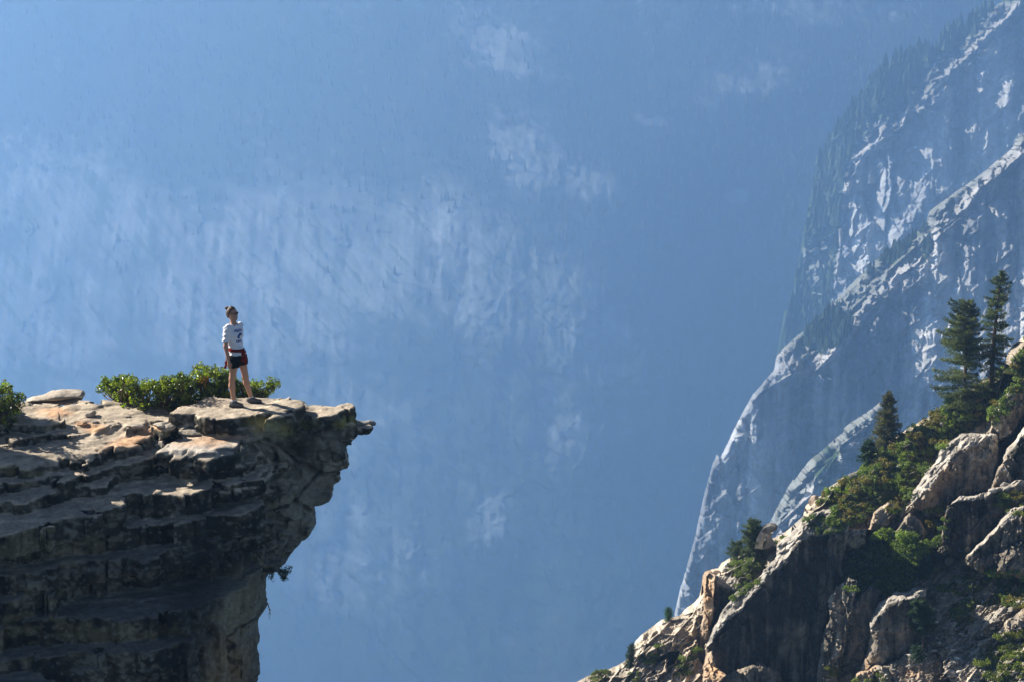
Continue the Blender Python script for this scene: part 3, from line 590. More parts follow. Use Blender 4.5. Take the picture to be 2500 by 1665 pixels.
shrub('shrub', [(2280, 1290), (2290, 1262), (2310, 1262), (2306, 1300), (2292, 1320)], 11, 0.8, 'dark shrub tucked left of the tall grey rock wall', SG, (0.75, 0.95, 0.9))
shrub('shrub', [(2025, 1630), (2040, 1618), (2052, 1640), (2035, 1655)], 10, 0.6, 'tiny shrub at the foot of the left rock pillar', SG, (1.1, 1.1, 0.6))

# ------------------------------------------------------------------ conifers on the near ridge
def tube(pts, rad, sides=7):
    pts = np.array(pts, float); V = []; F = []
    for i, p in enumerate(pts):
        t = pts[min(i + 1, len(pts) - 1)] - pts[max(i - 1, 0)]; t /= np.linalg.norm(t) + 1e-9
        a = np.cross(t, (0.13, 0.97, 0.21)); a /= np.linalg.norm(a); bb = np.cross(t, a)
        for k in range(sides):
            q = 2 * math.pi * k / sides; V.append(p + (a * math.cos(q) + bb * math.sin(q)) * rad[i])
    n = len(pts)
    for i in range(n - 1):
        for k in range(sides):
            F.append((i * sides + k, i * sides + (k + 1) % sides, (i + 1) * sides + (k + 1) % sides, (i + 1) * sides + k))
    return np.array(V), np.array(F)
def merge(parts):
    Vs = []; Fs = []; b = 0
    for V, F in parts: Vs.append(V); Fs.append(F + b); b += len(V)
    return np.concatenate(Vs), np.concatenate(Fs)
def conifer(loc, h, rmax, label, seed, lean=(0, 0), prof=None, whorl=0.38, leaf=0.30, dens=1.0, c0=(0.02, 0.035, 0.015), c1=(0.12, 0.15, 0.06), bare=0.06, droop=0.25, gaps=0.15, name='conifer', cat='conifer', side=0.0, group='conifers on the right ridge'):
    rs = np.random.default_rng(seed)
    root = empty(name, loc); tag(root, label, cat, group); S = NS
    prof = prof or [(0, 0.55), (0.15, 0.95), (0.35, 1.0), (0.6, 0.72), (0.8, 0.42), (0.93, 0.16), (1, 0.03)]
    pa = np.array(prof)
    tr = [np.array((lean[0] * t * t, lean[1] * t * t, h * t - 0.6 * (t == 0))) for t in np.linspace(0, 1, 9)]
    rr = [0.022 * h * (1 - t) ** 0.8 + 0.02 for t in np.linspace(0, 1, 9)]
    V, F = tube(tr, rr); mesh_np('trunk', V * S, F, M_BARK, root)
    C = []; Nn = []; tone = []; br = []
    zz = bare * h
    while zz < h * 0.985:
        t = zz / h; nb = rs.integers(4, 7); a0 = rs.random() * 6.28
        for k in range(nb):
            if rs.random() < gaps: continue
            a = a0 + 6.28 * k / nb + rs.normal() * 0.25
            L = rmax * np.interp(t, pa[:, 0], pa[:, 1]) * rs.uniform(0.62, 1.15) * (1 + side * math.cos(a))
            base = np.array((lean[0] * t * t, lean[1] * t * t, zz))
            up = 0.45 * (t - 0.35) + rs.normal() * 0.08
            d = np.array((math.cos(a), math.sin(a), 0.0))
            m = max(3, int(L / 0.17))
            s = np.linspace(0.18, 1, m); s = s + rs.normal(size=m) * 0.02
            ax = base + d * (L * s)[:, None] + np.array((0, 0, 1.0)) * (L * (up * s - droop * s ** 2 * (1 - t) + 0.12 * s ** 4))[:, None]
            br.append(tube([base, ax[m // 2], ax[-1]], [0.012 * h * (1 - t) * 0.3 + 0.02, 0.02, 0.008], 3))
            per = int(15 * dens)
            sp = np.cross(d, (0, 0, 1)); 
            tn = np.clip(rs.normal(0.5, 0.22), 0, 1)
            for q in range(m):
                wd = 0.42 * L * (0.35 + 0.65 * math.sin(math.pi * min(1, 0.15 + s[q] * 0.8))) * 0.75
                o1 = rs.normal(size=(per, 1)) * 0.5 * wd; o2 = rs.normal(size=(per, 1)) * 0.15; o3 = rs.normal(size=(per, 1)) * 0.12
                C.append(ax[q] + sp * o1 + np.array((0, 0, 1.0)) * (o2 - 0.10 * np.abs(o1)) + d * o3)
                Nn.append(rs.normal(size=(per, 3)) * 0.5 + (0, 0, 0.9)); tone.append(np.clip(tn + 0.2 * rs.normal(size=per), 0, 1))
        zz += whorl * rs.uniform(0.75, 1.3) * (1 - 0.35 * t)
    C = np.concatenate(C); Nn = np.concatenate(Nn); tone = np.concatenate(tone); n = len(C)
    V, F, cc = quads_cloud(C, Nn, leaf * (0.6 + 0.8 * rs.random(n)), leaf * 0.45 * np.ones(n), mixc(c0, c1, tone), rs)
    cw = mesh_np('crown', V * S, F, M_NEEDLE, root, smooth=False, col=cc)
    V, F = merge(br); mesh_np('branches', V * S, F, M_BARK, root)
    return root
MP = 0.0617
def tree_at(px, py, top, wpx, label, seed, dy=0.0, **k):
    p = on_near(px, py) + np.array((0, dy * NS, 0)); sc = p[1] / FPX / NS
    p = W(px, py, p[1]); return conifer(p, (py - top) * sc * 1.03, wpx * sc, label, seed, **k)
OV = [(0, 0.75), (0.2, 1.0), (0.45, 0.95), (0.7, 0.8), (0.88, 0.55), (0.97, 0.3), (1, 0.05)]
tree_at(2354, 1000, 728, 74, 'broad tall dark conifer with a blunt top, left of the taller narrow one', 31, prof=[(0, 0.7), (0.1, 0.95), (0.3, 0.95), (0.55, 0.85), (0.75, 0.68), (0.9, 0.5), (0.97, 0.3), (1, 0.05)], whorl=0.62, gaps=0.2, dens=1.3, droop=0.1, c1=(0.17, 0.19, 0.07), side=-0.25)
tree_at(2420, 950, 650, 46, 'tallest narrow conifer with a thin open tip, on the right crest', 32, prof=[(0, 0.8), (0.2, 1.05), (0.45, 0.95), (0.65, 0.72), (0.75, 0.75), (0.85, 0.6), (0.92, 0.3), (1, 0.04)], whorl=0.72, gaps=0.3, dens=1.15, droop=0.35, lean=(1.2, 0), c1=(0.16, 0.185, 0.07))
tree_at(2166, 1098, 950, 40, 'solitary olive brown conifer on the crest, pyramid shaped', 33, prof=[(0, 0.95), (0.2, 1.0), (0.45, 0.85), (0.7, 0.55), (0.85, 0.4), (1, 0.04)], whorl=0.42, gaps=0.08, c0=(0.04, 0.045, 0.02), c1=(0.18, 0.165, 0.07), droop=0.05)
tree_at(2120, 1135, 1072, 26, 'low blue green young conifer left of the solitary crest conifer', 34, prof=OV, whorl=0.35, c0=(0.02, 0.045, 0.025), c1=(0.06, 0.11, 0.06))
tree_at(2322, 1010, 960, 26, 'low skirt of a young conifer at the left foot of the broad tall conifer', 35, prof=OV, whorl=0.35, c0=(0.02, 0.045, 0.025), c1=(0.06, 0.11, 0.06))
tree_at(1838, 1366, 1264, 34, 'bushy dark pine standing left of the balanced rock', 36, prof=OV, whorl=0.36, gaps=0.05, dens=1.3, dy=2.5, droop=0.0, leaf=0.26, name='pine_tree', cat='pine tree')
tree_at(1800, 1372, 1318, 28, 'low dark pine spreading left of the bushy pine by the balanced rock', 37, prof=OV, whorl=0.36, gaps=0.05, dens=1.2, dy=2, droop=0.0, leaf=0.26, name='pine_tree', cat='pine tree')
tree_at(1632, 1514, 1483, 13, 'tiny lone bright green conifer on the grey hump', 38, prof=OV, whorl=0.22, leaf=0.2, c0=(0.03, 0.07, 0.03), c1=(0.07, 0.14, 0.06), gaps=0.02)
tree_at(1541, 1628, 1570, 17, 'leaning dark pine low on the left end of the ridge', 39, prof=OV, whorl=0.3, gaps=0.05, dens=1.2, leaf=0.22, name='pine_tree', cat='pine tree', c0=(0.015, 0.03, 0.015), c1=(0.06, 0.085, 0.04))
tree_at(2253, 1582, 1458, 38, 'green pine with a bare leaning trunk on the scree, right of the round boulder', 40, prof=[(0, 0.0), (0.3, 0.3), (0.42, 0.95), (0.6, 1.0), (0.8, 0.7), (0.95, 0.4), (1, 0.05)], bare=0.34, whorl=0.4, gaps=0.1, dens=1.3, lean=(-1.1, 0), dy=-4, name='pine_tree', cat='pine tree', droop=0.0, c0=(0.02, 0.045, 0.02), c1=(0.06, 0.10, 0.04))
tree_at(2246, 1645, 1572, 22, 'thin sparse pine with a crooked trunk near the bottom edge', 41, prof=[(0, 0.0), (0.45, 0.3), (0.55, 0.9), (0.7, 1.0), (0.9, 0.6), (1, 0.1)], bare=0.45, whorl=0.4, gaps=0.35, dens=0.8, lean=(-0.9, 0), dy=-4, name='pine_tree', cat='pine tree', c0=(0.02, 0.045, 0.025), c1=(0.05, 0.09, 0.05))
tree_at(2256, 1410, 1352, 22, 'little pale blue green conifer right of the largest shrub', 42, prof=OV, whorl=0.3, gaps=0.15, dens=1.0, dy=-2, c0=(0.03, 0.07, 0.04), c1=(0.06, 0.13, 0.07))

# ------------------------------------------------------------------ boulders
def boulder(name, loc, size, label, seed, mat, tint, cat='boulder', sub=4, rough=0.18, cuts=7, rot=(0, 0, 0), group=None, layers=False):
    import bmesh
    rs = np.random.default_rng(seed)
    bm = bmesh.new(); bmesh.ops.create_icosphere(bm, subdivisions=sub, radius=1.0)
    V = np.array([v.co[:] for v in bm.verts]); F = np.array([[v.index for v in f.verts] for f in bm.faces]); bm.free()
    for k in range(cuts):
        n = rs.normal(size=3); n /= np.linalg.norm(n); d = rs.uniform(0.62, 0.85); s = V @ n
        V = V - np.outer(np.clip(s - d, 0, None), n)
    V = V * (1 + rough * fbm(V[:, 0] * 1.6 + seed, V[:, 1] * 1.6, V[:, 2] * 1.6, 4)[:, None])
    if layers: V = V * (1 + 0.06 * np.sign(np.sin(V[:, 2] * 9 + V[:, 0])))[:, None] ** np.array((1, 1, 0))
    V = V * np.array(size); a = Vector(rot); from mathutils import Euler
    Mx = np.array(Euler(rot).to_matrix()); V = V @ Mx.T
    n = 0.5 + fbm(V[:, 0] / size[0] * 2, V[:, 1] / size[0] * 2, V[:, 2] / size[0] * 2, 4, seed=seed)
    C = mixc(tint[0], tint[1], np.clip(n, 0, 1))
    o = mesh_np(name, V, F, mat, smooth=True, col=C); o.location = [float(q) for q in loc]
    try: o.data.set_sharp_from_angle(angle=R(40))
    except Exception: pass
    return tag(o, label, cat, group)
GR = ((0.22, 0.20, 0.17), (0.52, 0.48, 0.42)); DK = ((0.08, 0.08, 0.075), (0.26, 0.24, 0.21))
def near_pt(px, py, dy=0):
    p = on_near(px, py); return W(px, py, p[1] + dy)
# balanced rock: two pale props carrying a dark cap
MP = MP * NS
bp = near_pt(1862, 1338, -1)
MBY = bp[1]
def prop(pts, w0, seed, name, label, tint, dep):
    """a leaning slab of rock: traced front outline given real thickness"""
    rs = np.random.default_rng(seed); P = np.array(pts, float)
    f = W(P[:, 0], P[:, 1], MBY - dep); bk = W(P[:, 0], P[:, 1], MBY - dep) + np.array((0.1, w0 * NS, 0)); n = len(P)
    c1 = f.mean(0) + (0, -0.12, 0); c2 = bk.mean(0)
    V = np.concatenate([f, bk, [c1], [c2]]); F = []
    for i in range(n):
        j = (i + 1) % n; F += [(i, j, 2 * n), (n + j, n + i, 2 * n + 1), (i, n + i, n + j), (i, n + j, j)]
    base = V.mean(0) * (1, 1, 0) + (0, 0, V[:, 2].min())
    C = mixc(tint[0], tint[1], rs.random(len(V)))
    o = mesh_np(name, V - base, np.array(F), M_NEAR, smooth=False, col=C); o.location = base
    return tag(o, label, 'boulder')
prop([(1842, 1338), (1846, 1318), (1854, 1300), (1862, 1291), (1872, 1298), (1866, 1316), (1860, 1340)], 1.6, 1, 'rock_pillar', 'pale leaning rock prop, left one under the balanced dark cap rock', GR, 0)
prop([(1858, 1342), (1868, 1318), (1872, 1304), (1884, 1304), (1880, 1318), (1890, 1328), (1876, 1338)], 1.4, 2, 'rock_pillar', 'greyer short rock prop, right one under the balanced dark cap rock', GR, -0.3)
prop([(1858, 1296), (1866, 1288), (1880, 1283), (1892, 1286), (1897, 1292), (1888, 1297), (1876, 1303), (1866, 1302)], 2.0, 3, 'cap_rock', 'dark balanced cap rock resting on two pale props', DK, 0.2)
BD = [(1989, 1225, 15, 18, 'squarish pinkish boulder perched on the crest edge', ((0.30, 0.22, 0.16), (0.50, 0.38, 0.29))), (1972, 1248, 6, 7, 'small round stone stacked under the squarish pinkish boulder', GR),
      (1770, 1393, 11, 7, 'flat grey stone jutting out left of the flake top', GR), (1748, 1398, 14, 6, 'thin brown stone overhanging the tip of the flake', ((0.2, 0.15, 0.11), (0.45, 0.36, 0.28))),
      (1775, 1380, 7, 9, 'white broken stone beside the low shrub', ((0.5, 0.48, 0.44), (0.7, 0.67, 0.62))),
      (2036, 1237, 9, 8, 'rounded grey stone among the lowest shrubs of the slope', GR), (2083, 1162, 17, 9, 'dark slab stone on the crest left of the shrub slope', DK),
      (2263, 1255, 7, 10, 'upright tan stone below the large layered rock', GR), (2250, 1246, 5, 9, 'pale upright stone left of the upright tan one', GR),
      (2318, 1370, 12, 14, 'angular grey boulder above the scree', GR), (2425, 1196, 12, 6, 'flat tan stone lying on the ledge wall, left of the others', GR), (2455, 1183, 14, 7, 'long tan stone on top of the ledge wall', GR),
      (2462, 903, 5, 5, 'tiny white stone at the foot of the top right knob', ((0.5, 0.5, 0.48), (0.7, 0.7, 0.66))), (2300, 1035, 6, 5, 'small grey stone poking out of the shrub slope, upper one', GR), (2196, 1140, 11, 7, 'grey stone half buried in the middle of the shrub slope', GR)]
for i, (px, py, rx, rz, lb, tn) in enumerate(BD):
    boulder('boulder', near_pt(px, py, -0.2), (rx * MP, rx * MP * 0.9, rz * MP), lb, 50 + i, M_NEAR, tn, group='loose boulders on the right ridge')
# rubble on the scree
Vs = []; Fs = []; b = 0
import bmesh
bm = bmesh.new(); bmesh.ops.create_icosphere(bm, subdivisions=1, radius=1.0)
IV = np.array([v.co[:] for v in bm.verts]); IF = np.array([[v.index for v in f.verts] for f in bm.faces]); bm.free()
scree = [(2120, 1665), (2250, 1560), (2290, 1470), (2340, 1400), (2450, 1440), (2560, 1450), (2560, 1700), (2120, 1700)]
ps = poly_points(scree, 6.5, rsn); ps = ps[rsn.random(len(ps)) < 0.6]
Cc = []
for (px, py) in ps:
    p = on_near(px, py); s = 0.14 * NS * math.exp(rsn.normal() * 0.5)
    V = IV * (1 + 0.3 * rsn.normal(size=(len(IV), 1))) * np.array((1.4, 1, 0.7)) * s
    Vs.append(V + p); Fs.append(IF + b); b += len(V); Cc.append(np.tile(mixc((0.25, 0.22, 0.18), (0.62, 0.56, 0.48), rsn.random()), (len(V), 1)))
o = mesh_np('rubble', np.concatenate(Vs), np.concatenate(Fs), M_NEAR, smooth=False, col=np.concatenate(Cc))
tag(o, 'pale broken rubble strewn over the scree at the bottom right', 'rubble', kind='stuff')

# ------------------------------------------------------------------ foreground outcrop: a stack of dipping slabs
A_, B_ = 0.05, 0.12          # bedding dips a little to the left and towards the viewer
def onplane(c, px, py):
    dx, dy, dz = ray(px, py); t = (c - 50 * B_) / (dz - A_ * dx - B_ * dy)
    return np.stack(np.broadcast_arrays(dx * t, dy * t, dz * t), -1)
f0 = W(575, 990, 50.0); C1 = f0[2] - A_ * f0[0]
PXM = 0.0072
H = 0.032
ox, oy, oz = -11.4, 44.6, -18.0; ex, ey, ez = -1.9, 53.6, -11.2
gx = np.arange(ox, ex, H); gy = np.arange(oy, ey, H); gz = np.arange(oz, ez, H)
X2, Y2 = np.meshgrid(gx, gy, indexing='ij')
FLD = np.full((len(gx), len(gy), len(gz)), 1.0, np.float32)
wx = 0.06 * fbm(X2 / 0.9, Y2 / 0.9, 1.0, 3, seed=201); wy = 0.06 * fbm(X2 / 0.9, Y2 / 0.9, 7.0, 3, seed=202)
rsf = np.random.default_rng(77)
BEDS = {}
def bed(key, c, T, poly, lam=0.055, inset=0.035, round_=0.03, slump=0.0, wob=1.0, back=True):
    """one slab: plan outline traced on its own top plane z = c + A x + B (y-50), thickness T"""
    P = onplane(c, [p[0] for p in poly], [p[1] for p in poly])[:, :2]
    BEDS[key] = (c, P)
    sd_ = len(BEDS) * 5 + 2
    f1, e, cc = voro2(X2 / 0.75 + wx * 2, Y2 / 0.75 + wy * 2, sd_); f1b, eb, cb = voro2(X2 / 0.28 + wx, Y2 / 0.28 + wy, sd_ + 1)
    jb = wob * 0.22 * facet(X2 / 0.55, Y2 / 0.55, sd_ + 2, 1.4, 0.4) + wob * ((0.34 if T > 0.2 and not key.startswith(('foot', 'prow', 'plat', 'main')) else 0.07) * (cc - 0.5) + 0.07 * (cb - 0.5) + 0.10 * sstep(0.07, 0, e))
    d2 = polysd(P, X2 + wx * wob, Y2 + wy * wob) + jb + 0.035 * fbm(X2 / 0.22, Y2 / 0.22, c, 2, seed=203)
    und = 0.022 * fbm(X2 / 1.1, Y2 / 1.1, c * 3, 3, seed=204)
    tn_ = 2.5 * fbm(X2 / 1.3 + 3, Y2 / 0.6, c * 5, 3, seed=206); und = und + 0.030 * (np.floor(tn_) + sstep(0.8, 1.0, tn_ - np.floor(tn_)))
    top = c + A_ * X2 + B_ * (Y2 - 50) + und + slump * np.clip(0.5 + d2, 0, 1)
    zt = top.max(); zb = top.min() - T
    k0 = max(0, int((zb - oz) / H) - 3); k1 = min(len(gz), int((zt - oz) / H) + 4)
    zz = gz[None, None, k0:k1]
    below = (top[..., None] - zz).astype(np.float32)          # depth under the top of the slab
    if key.startswith('low'): lam = 0.17; inset = min(inset, 0.05)
    nl = int(T / lam) + 2; offs = rsf.uniform(-1, 1, nl + 2) * inset; offs[0] = 0.02
    li = np.clip((below / lam), 0, nl)
    l0 = li.astype(np.int32); fr = li - l0; fr = np.clip((fr - 0.75) * 4, 0, 1)
    o = offs[l0] * (1 - fr) + offs[np.minimum(l0 + 1, nl)] * fr
    dd = d2[..., None].astype(np.float32) + o.astype(np.float32) + 0.05 * (below / max(T, 0.3)) ** 2
    dz = np.maximum(-below, below - T)
    a = dd + round_; b = dz + round_
    d = np.minimum(np.maximum(a, b), 0) + np.sqrt(np.maximum(a, 0) ** 2 + np.maximum(b, 0) ** 2) - round_
    FLD[:, :, k0:k1] = np.minimum(FLD[:, :, k0:k1], d.astype(np.float32))
BK = 955      # hidden back edges run to here
c3 = C1 - 0.19; c4 = c3 - 0.08; c5 = c4 - 0.055; c6b = c4 - 0.17; c6c = c4 - 0.22; c7 = c4 - 0.40; c8 = c7 - 0.19
bed('foot', C1, 0.27, [(430, 1003), (500, 1022), (520, 1026), (562, 1022), (591, 1017), (647, 1010), (700, 1002), (748, 988), (746, 982), (732, 976), (700, 972), (664, 969), (600, 966), (520, 968), (450, 985)], lam=0.09, inset=0.03)
bed('foot_low', C1 - 0.12, 0.24, [(632, 1030), (680, 1022), (720, 1010), (745, 998), (740, 984), (660, 980), (610, 1000)], lam=0.08)
bed('prow', C1 - 0.14, 0.22, [(700, 1016), (747, 1008), (797, 1010), (840, 1008), (868, 1002), (872, 996), (862, 986), (830, 980), (797, 981), (748, 980), (690, 985)], lam=0.06)
bed('prow2', C1 - 0.36, 0.24, [(690, 1045), (760, 1038), (820, 1034), (866, 1024), (866, 1012), (840, 1000), (700, 1000)])
bed('prow3', C1 - 0.50, 0.16, [(700, 1062), (780, 1052), (850, 1044), (893, 1040), (898, 1034), (880, 1026), (850, 1018), (700, 1018)], lam=0.04)
bed('main', c3, 0.26, [(-200, 1075), (60, 1062), (200, 1054), (240, 1051), (297, 1042), (353, 1035), (400, 1030), (440, 1034), (480, 1040), (560, 1045), (640, 1040), (700, 1020), (700, 985), (560, 972), (420, 975), (330, 980), (240, 981), (60, 984), (-200, 990)], inset=0.02)
bed('main_step', c3 + 0.05, 0.16, [(238, 1040), (300, 1035), (330, 1028), (300, 1012), (250, 1020)], inset=0.015)
bed('main_step2', c3 + 0.07, 0.12, [(200, 1012), (235, 1004), (240, 998), (215, 1000)], inset=0.01)
bed('step3', c3 + 0.05, 0.12, [(380, 1040), (405, 1044), (425, 1036), (424, 1024), (395, 1026)], inset=0.015)
bed('orange', c4, 0.30, [(-200, 1150), (60, 1130), (165, 1118), (212, 1112), (255, 1102), (316, 1085), (377, 1063), (378, 1050), (416, 1050), (430, 1040), (300, 1020), (-200, 1020)], inset=0.02)
bed('joint', c4 - 0.05, 0.26, [(378, 1075), (400, 1078), (418, 1068), (418, 1052), (385, 1055)], inset=0.02)
bed('leftblock', c4 + 0.26, 0.30, [(-220, 1045), (-40, 1042), (60, 1040), (120, 1036), (150, 1032), (164, 1024), (160, 1012), (140, 1005), (90, 1000), (0, 996), (-220, 1000)], inset=0.03, lam=0.12)
bed('leftblock2', c4 + 0.13, 0.22, [(40, 1072), (100, 1068), (158, 1060), (186, 1046), (190, 1036), (150, 1020), (40, 1020)], inset=0.03, lam=0.1)
bed('leftblock3', c4 + 0.09, 0.16, [(170, 1068), (205, 1064), (232, 1052), (232, 1044), (200, 1040), (160, 1044)], inset=0.02)
bed('platform', c5, 0.10, [(392, 1097), (430, 1100), (465, 1099), (503, 1099), (545, 1093), (583, 1086), (586, 1074), (622, 1058), (630, 1040), (520, 1036), (440, 1060), (415, 1078)], inset=0.015, wob=0.7)
bed('platform2', c5 - 0.09, 0.26, [(415, 1118), (465, 1120), (503, 1118), (583, 1104), (600, 1080), (600, 1050), (440, 1060), (412, 1090)], inset=0.05, lam=0.13)
bed('platform3', c5 - 0.36, 0.22, [(440, 1150), (505, 1152), (590, 1140), (625, 1120), (640, 1100), (500, 1090), (440, 1110)], inset=0.06, lam=0.11)
bed('platform4', c5 - 0.56, 0.30, [(500, 1172), (560, 1176), (640, 1160), (665, 1140), (660, 1110), (520, 1110)], inset=0.06, lam=0.14)
bed('low6b', c6b, 0.26, [(-220, 1140), (0, 1129), (60, 1125), (92, 1122), (120, 1131), (155, 1128), (190, 1116), (220, 1095), (200, 1060), (-220, 1070)], inset=0.03, lam=0.1)
bed('low6c', c6c, 0.24, [(-220, 1190), (0, 1180), (100, 1172), (180, 1163), (240, 1151), (290, 1133), (345, 1112), (400, 1085), (380, 1060), (-220, 1100)], inset=0.03)
bed('low7', c7, 0.34, [(-220, 1260), (0, 1234), (70, 1224), (105, 1208), (170, 1196), (250, 1188), (300, 1163), (345, 1146), (400, 1137), (440, 1120), (430, 1090), (200, 1120), (-220, 1150)], inset=0.03)
bed('low8', c8, 0.45, [(-220, 1330), (60, 1300), (150, 1264), (200, 1252), (300, 1222), (340, 1208), (400, 1204), (450, 1212), (510, 1200), (540, 1176), (560, 1150), (500, 1120), (300, 1150), (-220, 1220)], inset=0.04)
bed('low9', c8 - 0.42, 0.45, [(-220, 1350), (0, 1326), (90, 1318), (170, 1296), (260, 1285), (400, 1275), (520, 1262), (610, 1240), (620, 1200), (300, 1200), (-220, 1250)], inset=0.05)
bed('low10', c8 - 0.80, 0.45, [(-220, 1420), (0, 1402), (60, 1392), (130, 1380), (180, 1370), (300, 1357), (350, 1364), (400, 1357), (450, 1343), (560, 1316), (640, 1280), (600, 1220), (200, 1260), (-220, 1300)], inset=0.05)
bed('low11', c8 - 1.15, 0.5, [(-220, 1500), (0, 1476), (54, 1460), (127, 1432), (218, 1404), (272, 1388), (380, 1380), (520, 1360), (640, 1330), (600, 1280), (-220, 1360)], inset=0.04, lam=0.14)
bed('low12', c8 - 1.55, 0.5, [(-220, 1540), (0, 1524), (66, 1522), (200, 1512), (360, 1500), (480, 1490), (560, 1462), (620, 1430), (600, 1380), (-220, 1440)], inset=0.05, lam=0.16)
bed('low13', c8 - 2.0, 0.4, [(-220, 1620), (0, 1600), (80, 1592), (230, 1580), (290, 1590), (400, 1570), (500, 1540), (560, 1500), (-220, 1500)], inset=0.06)
bed('low14', c8 - 2.25, 1.0, [(-220, 1720), (60, 1682), (130, 1646), (190, 1626), (290, 1613), (400, 1600), (490, 1585), (560, 1540), (-220, 1540)], inset=0.06, lam=0.16)
# the wall under the slabs, cut back by the overhang profile traced on the right
XR = [(1040, 868), (1050, 880), (1060, 873), (1078, 868), (1083, 862), (1094, 864), (1100, 856), (1112, 850), (1128, 854), (1142, 858), (1149, 852), (1152, 832), (1170, 831), (1184, 824), (1189, 811), (1204, 813), (1222, 802),
      (1231, 778), (1245, 777), (1258, 781), (1278, 768), (1300, 757), (1330, 734), (1342, 718), (1358, 698), (1370, 672), (1393, 661), (1416, 656), (1477, 653), (1491, 639), (1499, 625), (1526, 629), (1533, 634), (1586, 630), (1665, 626), (1800, 620)]
YW = 50.55
xr = W([p[1] for p in XR], [p[0] for p in XR], YW)
o_ = np.argsort(xr[:, 2]); zr = xr[o_, 2]; xrr = xr[o_, 0]
PXT = [-300, 200, 400, 560, 640, 700, 760, 820, 880]
zt = W(600, np.array([1030, 1120, 1200, 1300, 1450, 1665, 1800]), 50)[:, 2]
YT = np.array([[51.6, 51.6, 50.6, 49.95, 49.75, 50.05, 50.25, 49.95, 50.2],
               [50.6, 50.4, 50.0, 49.75, 49.75, 50.05, 50.4, 50.0, 50.25],
               [50.0, 49.8, 49.5, 49.4, 49.65, 49.9, 50.3, 50.05, 50.3],
               [49.2, 49.2, 49.2, 49.25, 49.5, 49.75, 50.05, 50.1, 50.3],
               [48.3, 48.5, 48.8, 49.2, 49.6, 49.9, 50.1, 50.3, 50.5],
               [47.2, 47.6, 48.4, 49.1, 49.7, 50.0, 50.2, 50.4, 50.6],
               [46.6, 47.2, 48.2, 49.1, 49.7, 50.0, 50.2, 50.4, 50.6]])
xt = W(np.array(PXT), 1200, 50)[:, 0]
zmax = zt[0] + 0.05; k1 = int((zmax - oz) / H)
XZx, XZz = np.meshgrid(gx, gz[:k1], indexing='ij')
ix = np.clip(np.interp(XZx, xt, np.arange(len(xt))), 0, len(xt) - 1.001); iz = np.clip(np.interp(-XZz, -zt, np.arange(len(zt))), 0, len(zt) - 1.001)
i0 = iz.astype(int); j0 = ix.astype(int); fi = iz - i0; fj = ix - j0
yf = (YT[i0, j0] * (1 - fi) * (1 - fj) + YT[i0 + 1, j0] * fi * (1 - fj) + YT[i0, j0 + 1] * (1 - fi) * fj + YT[i0 + 1, j0 + 1] * fi * fj)
f1, e, cc = voro2(XZx / 0.62 + 0.3 * fbm(XZx / 0.5, 1, XZz / 0.5, 2, seed=210), XZz / 0.34 + 0.12 * XZx / 0.34 + 0.2 * fbm(XZx / 0.6, 3, XZz / 0.6, 2, seed=211), 11)
f1b, eb, ccb = voro2(XZx / 1.5, XZz / 1.1 + 0.1 * XZx, 17)
rw_ = np.floor((XZz + 0.10 * XZx) / 0.27 + 0.5 * fbm(XZx / 1.2, 1, XZz / 1.2, 2, seed=215)); rwi = rw_.astype(int) & 63
wdt = 0.34 + 0.5 * TAB[rwi, 3, 5]; cl_ = XZx / wdt + 7 * TAB[rwi, 9, 1]; cli = np.floor(cl_).astype(int) & 63; fcx = cl_ - np.floor(cl_)
yf = yf + 0.30 * (TAB[rwi, cli, 11] - 0.5) + 0.07 * sstep(0.07, 0.0, np.minimum(fcx, 1 - fcx)) + 0.12 * (TAB[rwi, 2, 2] - 0.5)
yf = yf + 0.14 * facet(XZx / 0.5 + 0.2 * XZz, XZz / 0.4 + 0.12 * XZx, 15, 1.2, 0.8) + 0.2 * (cc - 0.5) + 0.35 * (ccb - 0.5) + 0.08 * sstep(0.12, 0, e) + 0.25 * sstep(0.06, 0, eb)
rightlim = np.interp(gz[:k1], zr, xrr)[None, :] + 0.13 * (TAB[rwi, 21, 21] - 0.5) - 0.05 * sstep(0.12, 0.0, np.abs(((XZz + 0.10 * XZx) / 0.27 + 0.5 * fbm(XZx / 1.2, 1, XZz / 1.2, 2, seed=215)) - rw_ - 0.5) * -1 + 0.5) + 0.02 * fbm(XZx / 0.3, 1, XZz / 0.3, 2)
# the wall curves back towards its right edge
yf = yf + 0.9 * sstep(0.7, 0.0, rightlim - XZx) * sstep(-14, -13, XZz) * 0.6
d = np.maximum((yf[:, None, :] - gy[None, :, None]), (XZx - rightlim)[:, None, :] + 0.12 * np.abs(gy[None, :, None] - YW)).astype(np.float32)
pxs_ = np.linspace(-400, 900, 60); yb_ = np.array([onplane(c3 if p < 700 else C1 - 0.14, p, 988)[1] for p in pxs_]); xb_ = np.array([onplane(c3 if p < 700 else C1 - 0.14, p, 988)[0] for p in pxs_])
BKY = np.interp(gx, xb_, yb_)
d = np.maximum(d, ((gy[None, :, None] - BKY[:, None, None] + 0.1) - 1.8 * np.maximum(0, C1 - 0.3 + A_ * gx[:, None, None] - gz[None, None, :k1])).astype(np.float32) * 0.5)
topc = (C1 - 0.30) + A_ * X2 + B_ * (Y2 - 50)
d = np.maximum(d, gz[None, None, :k1] - np.where(X2 > -4.4, topc - 0.05, topc - 0.15 - 0.0 * X2)[..., None].astype(np.float32))
FLD[:, :, :k1] = np.minimum(FLD[:, :, :k1], d); del d
# the lower right pillar, separated by a dark vertical joint
P0 = W(475, 1665, 49.6)[0]; 
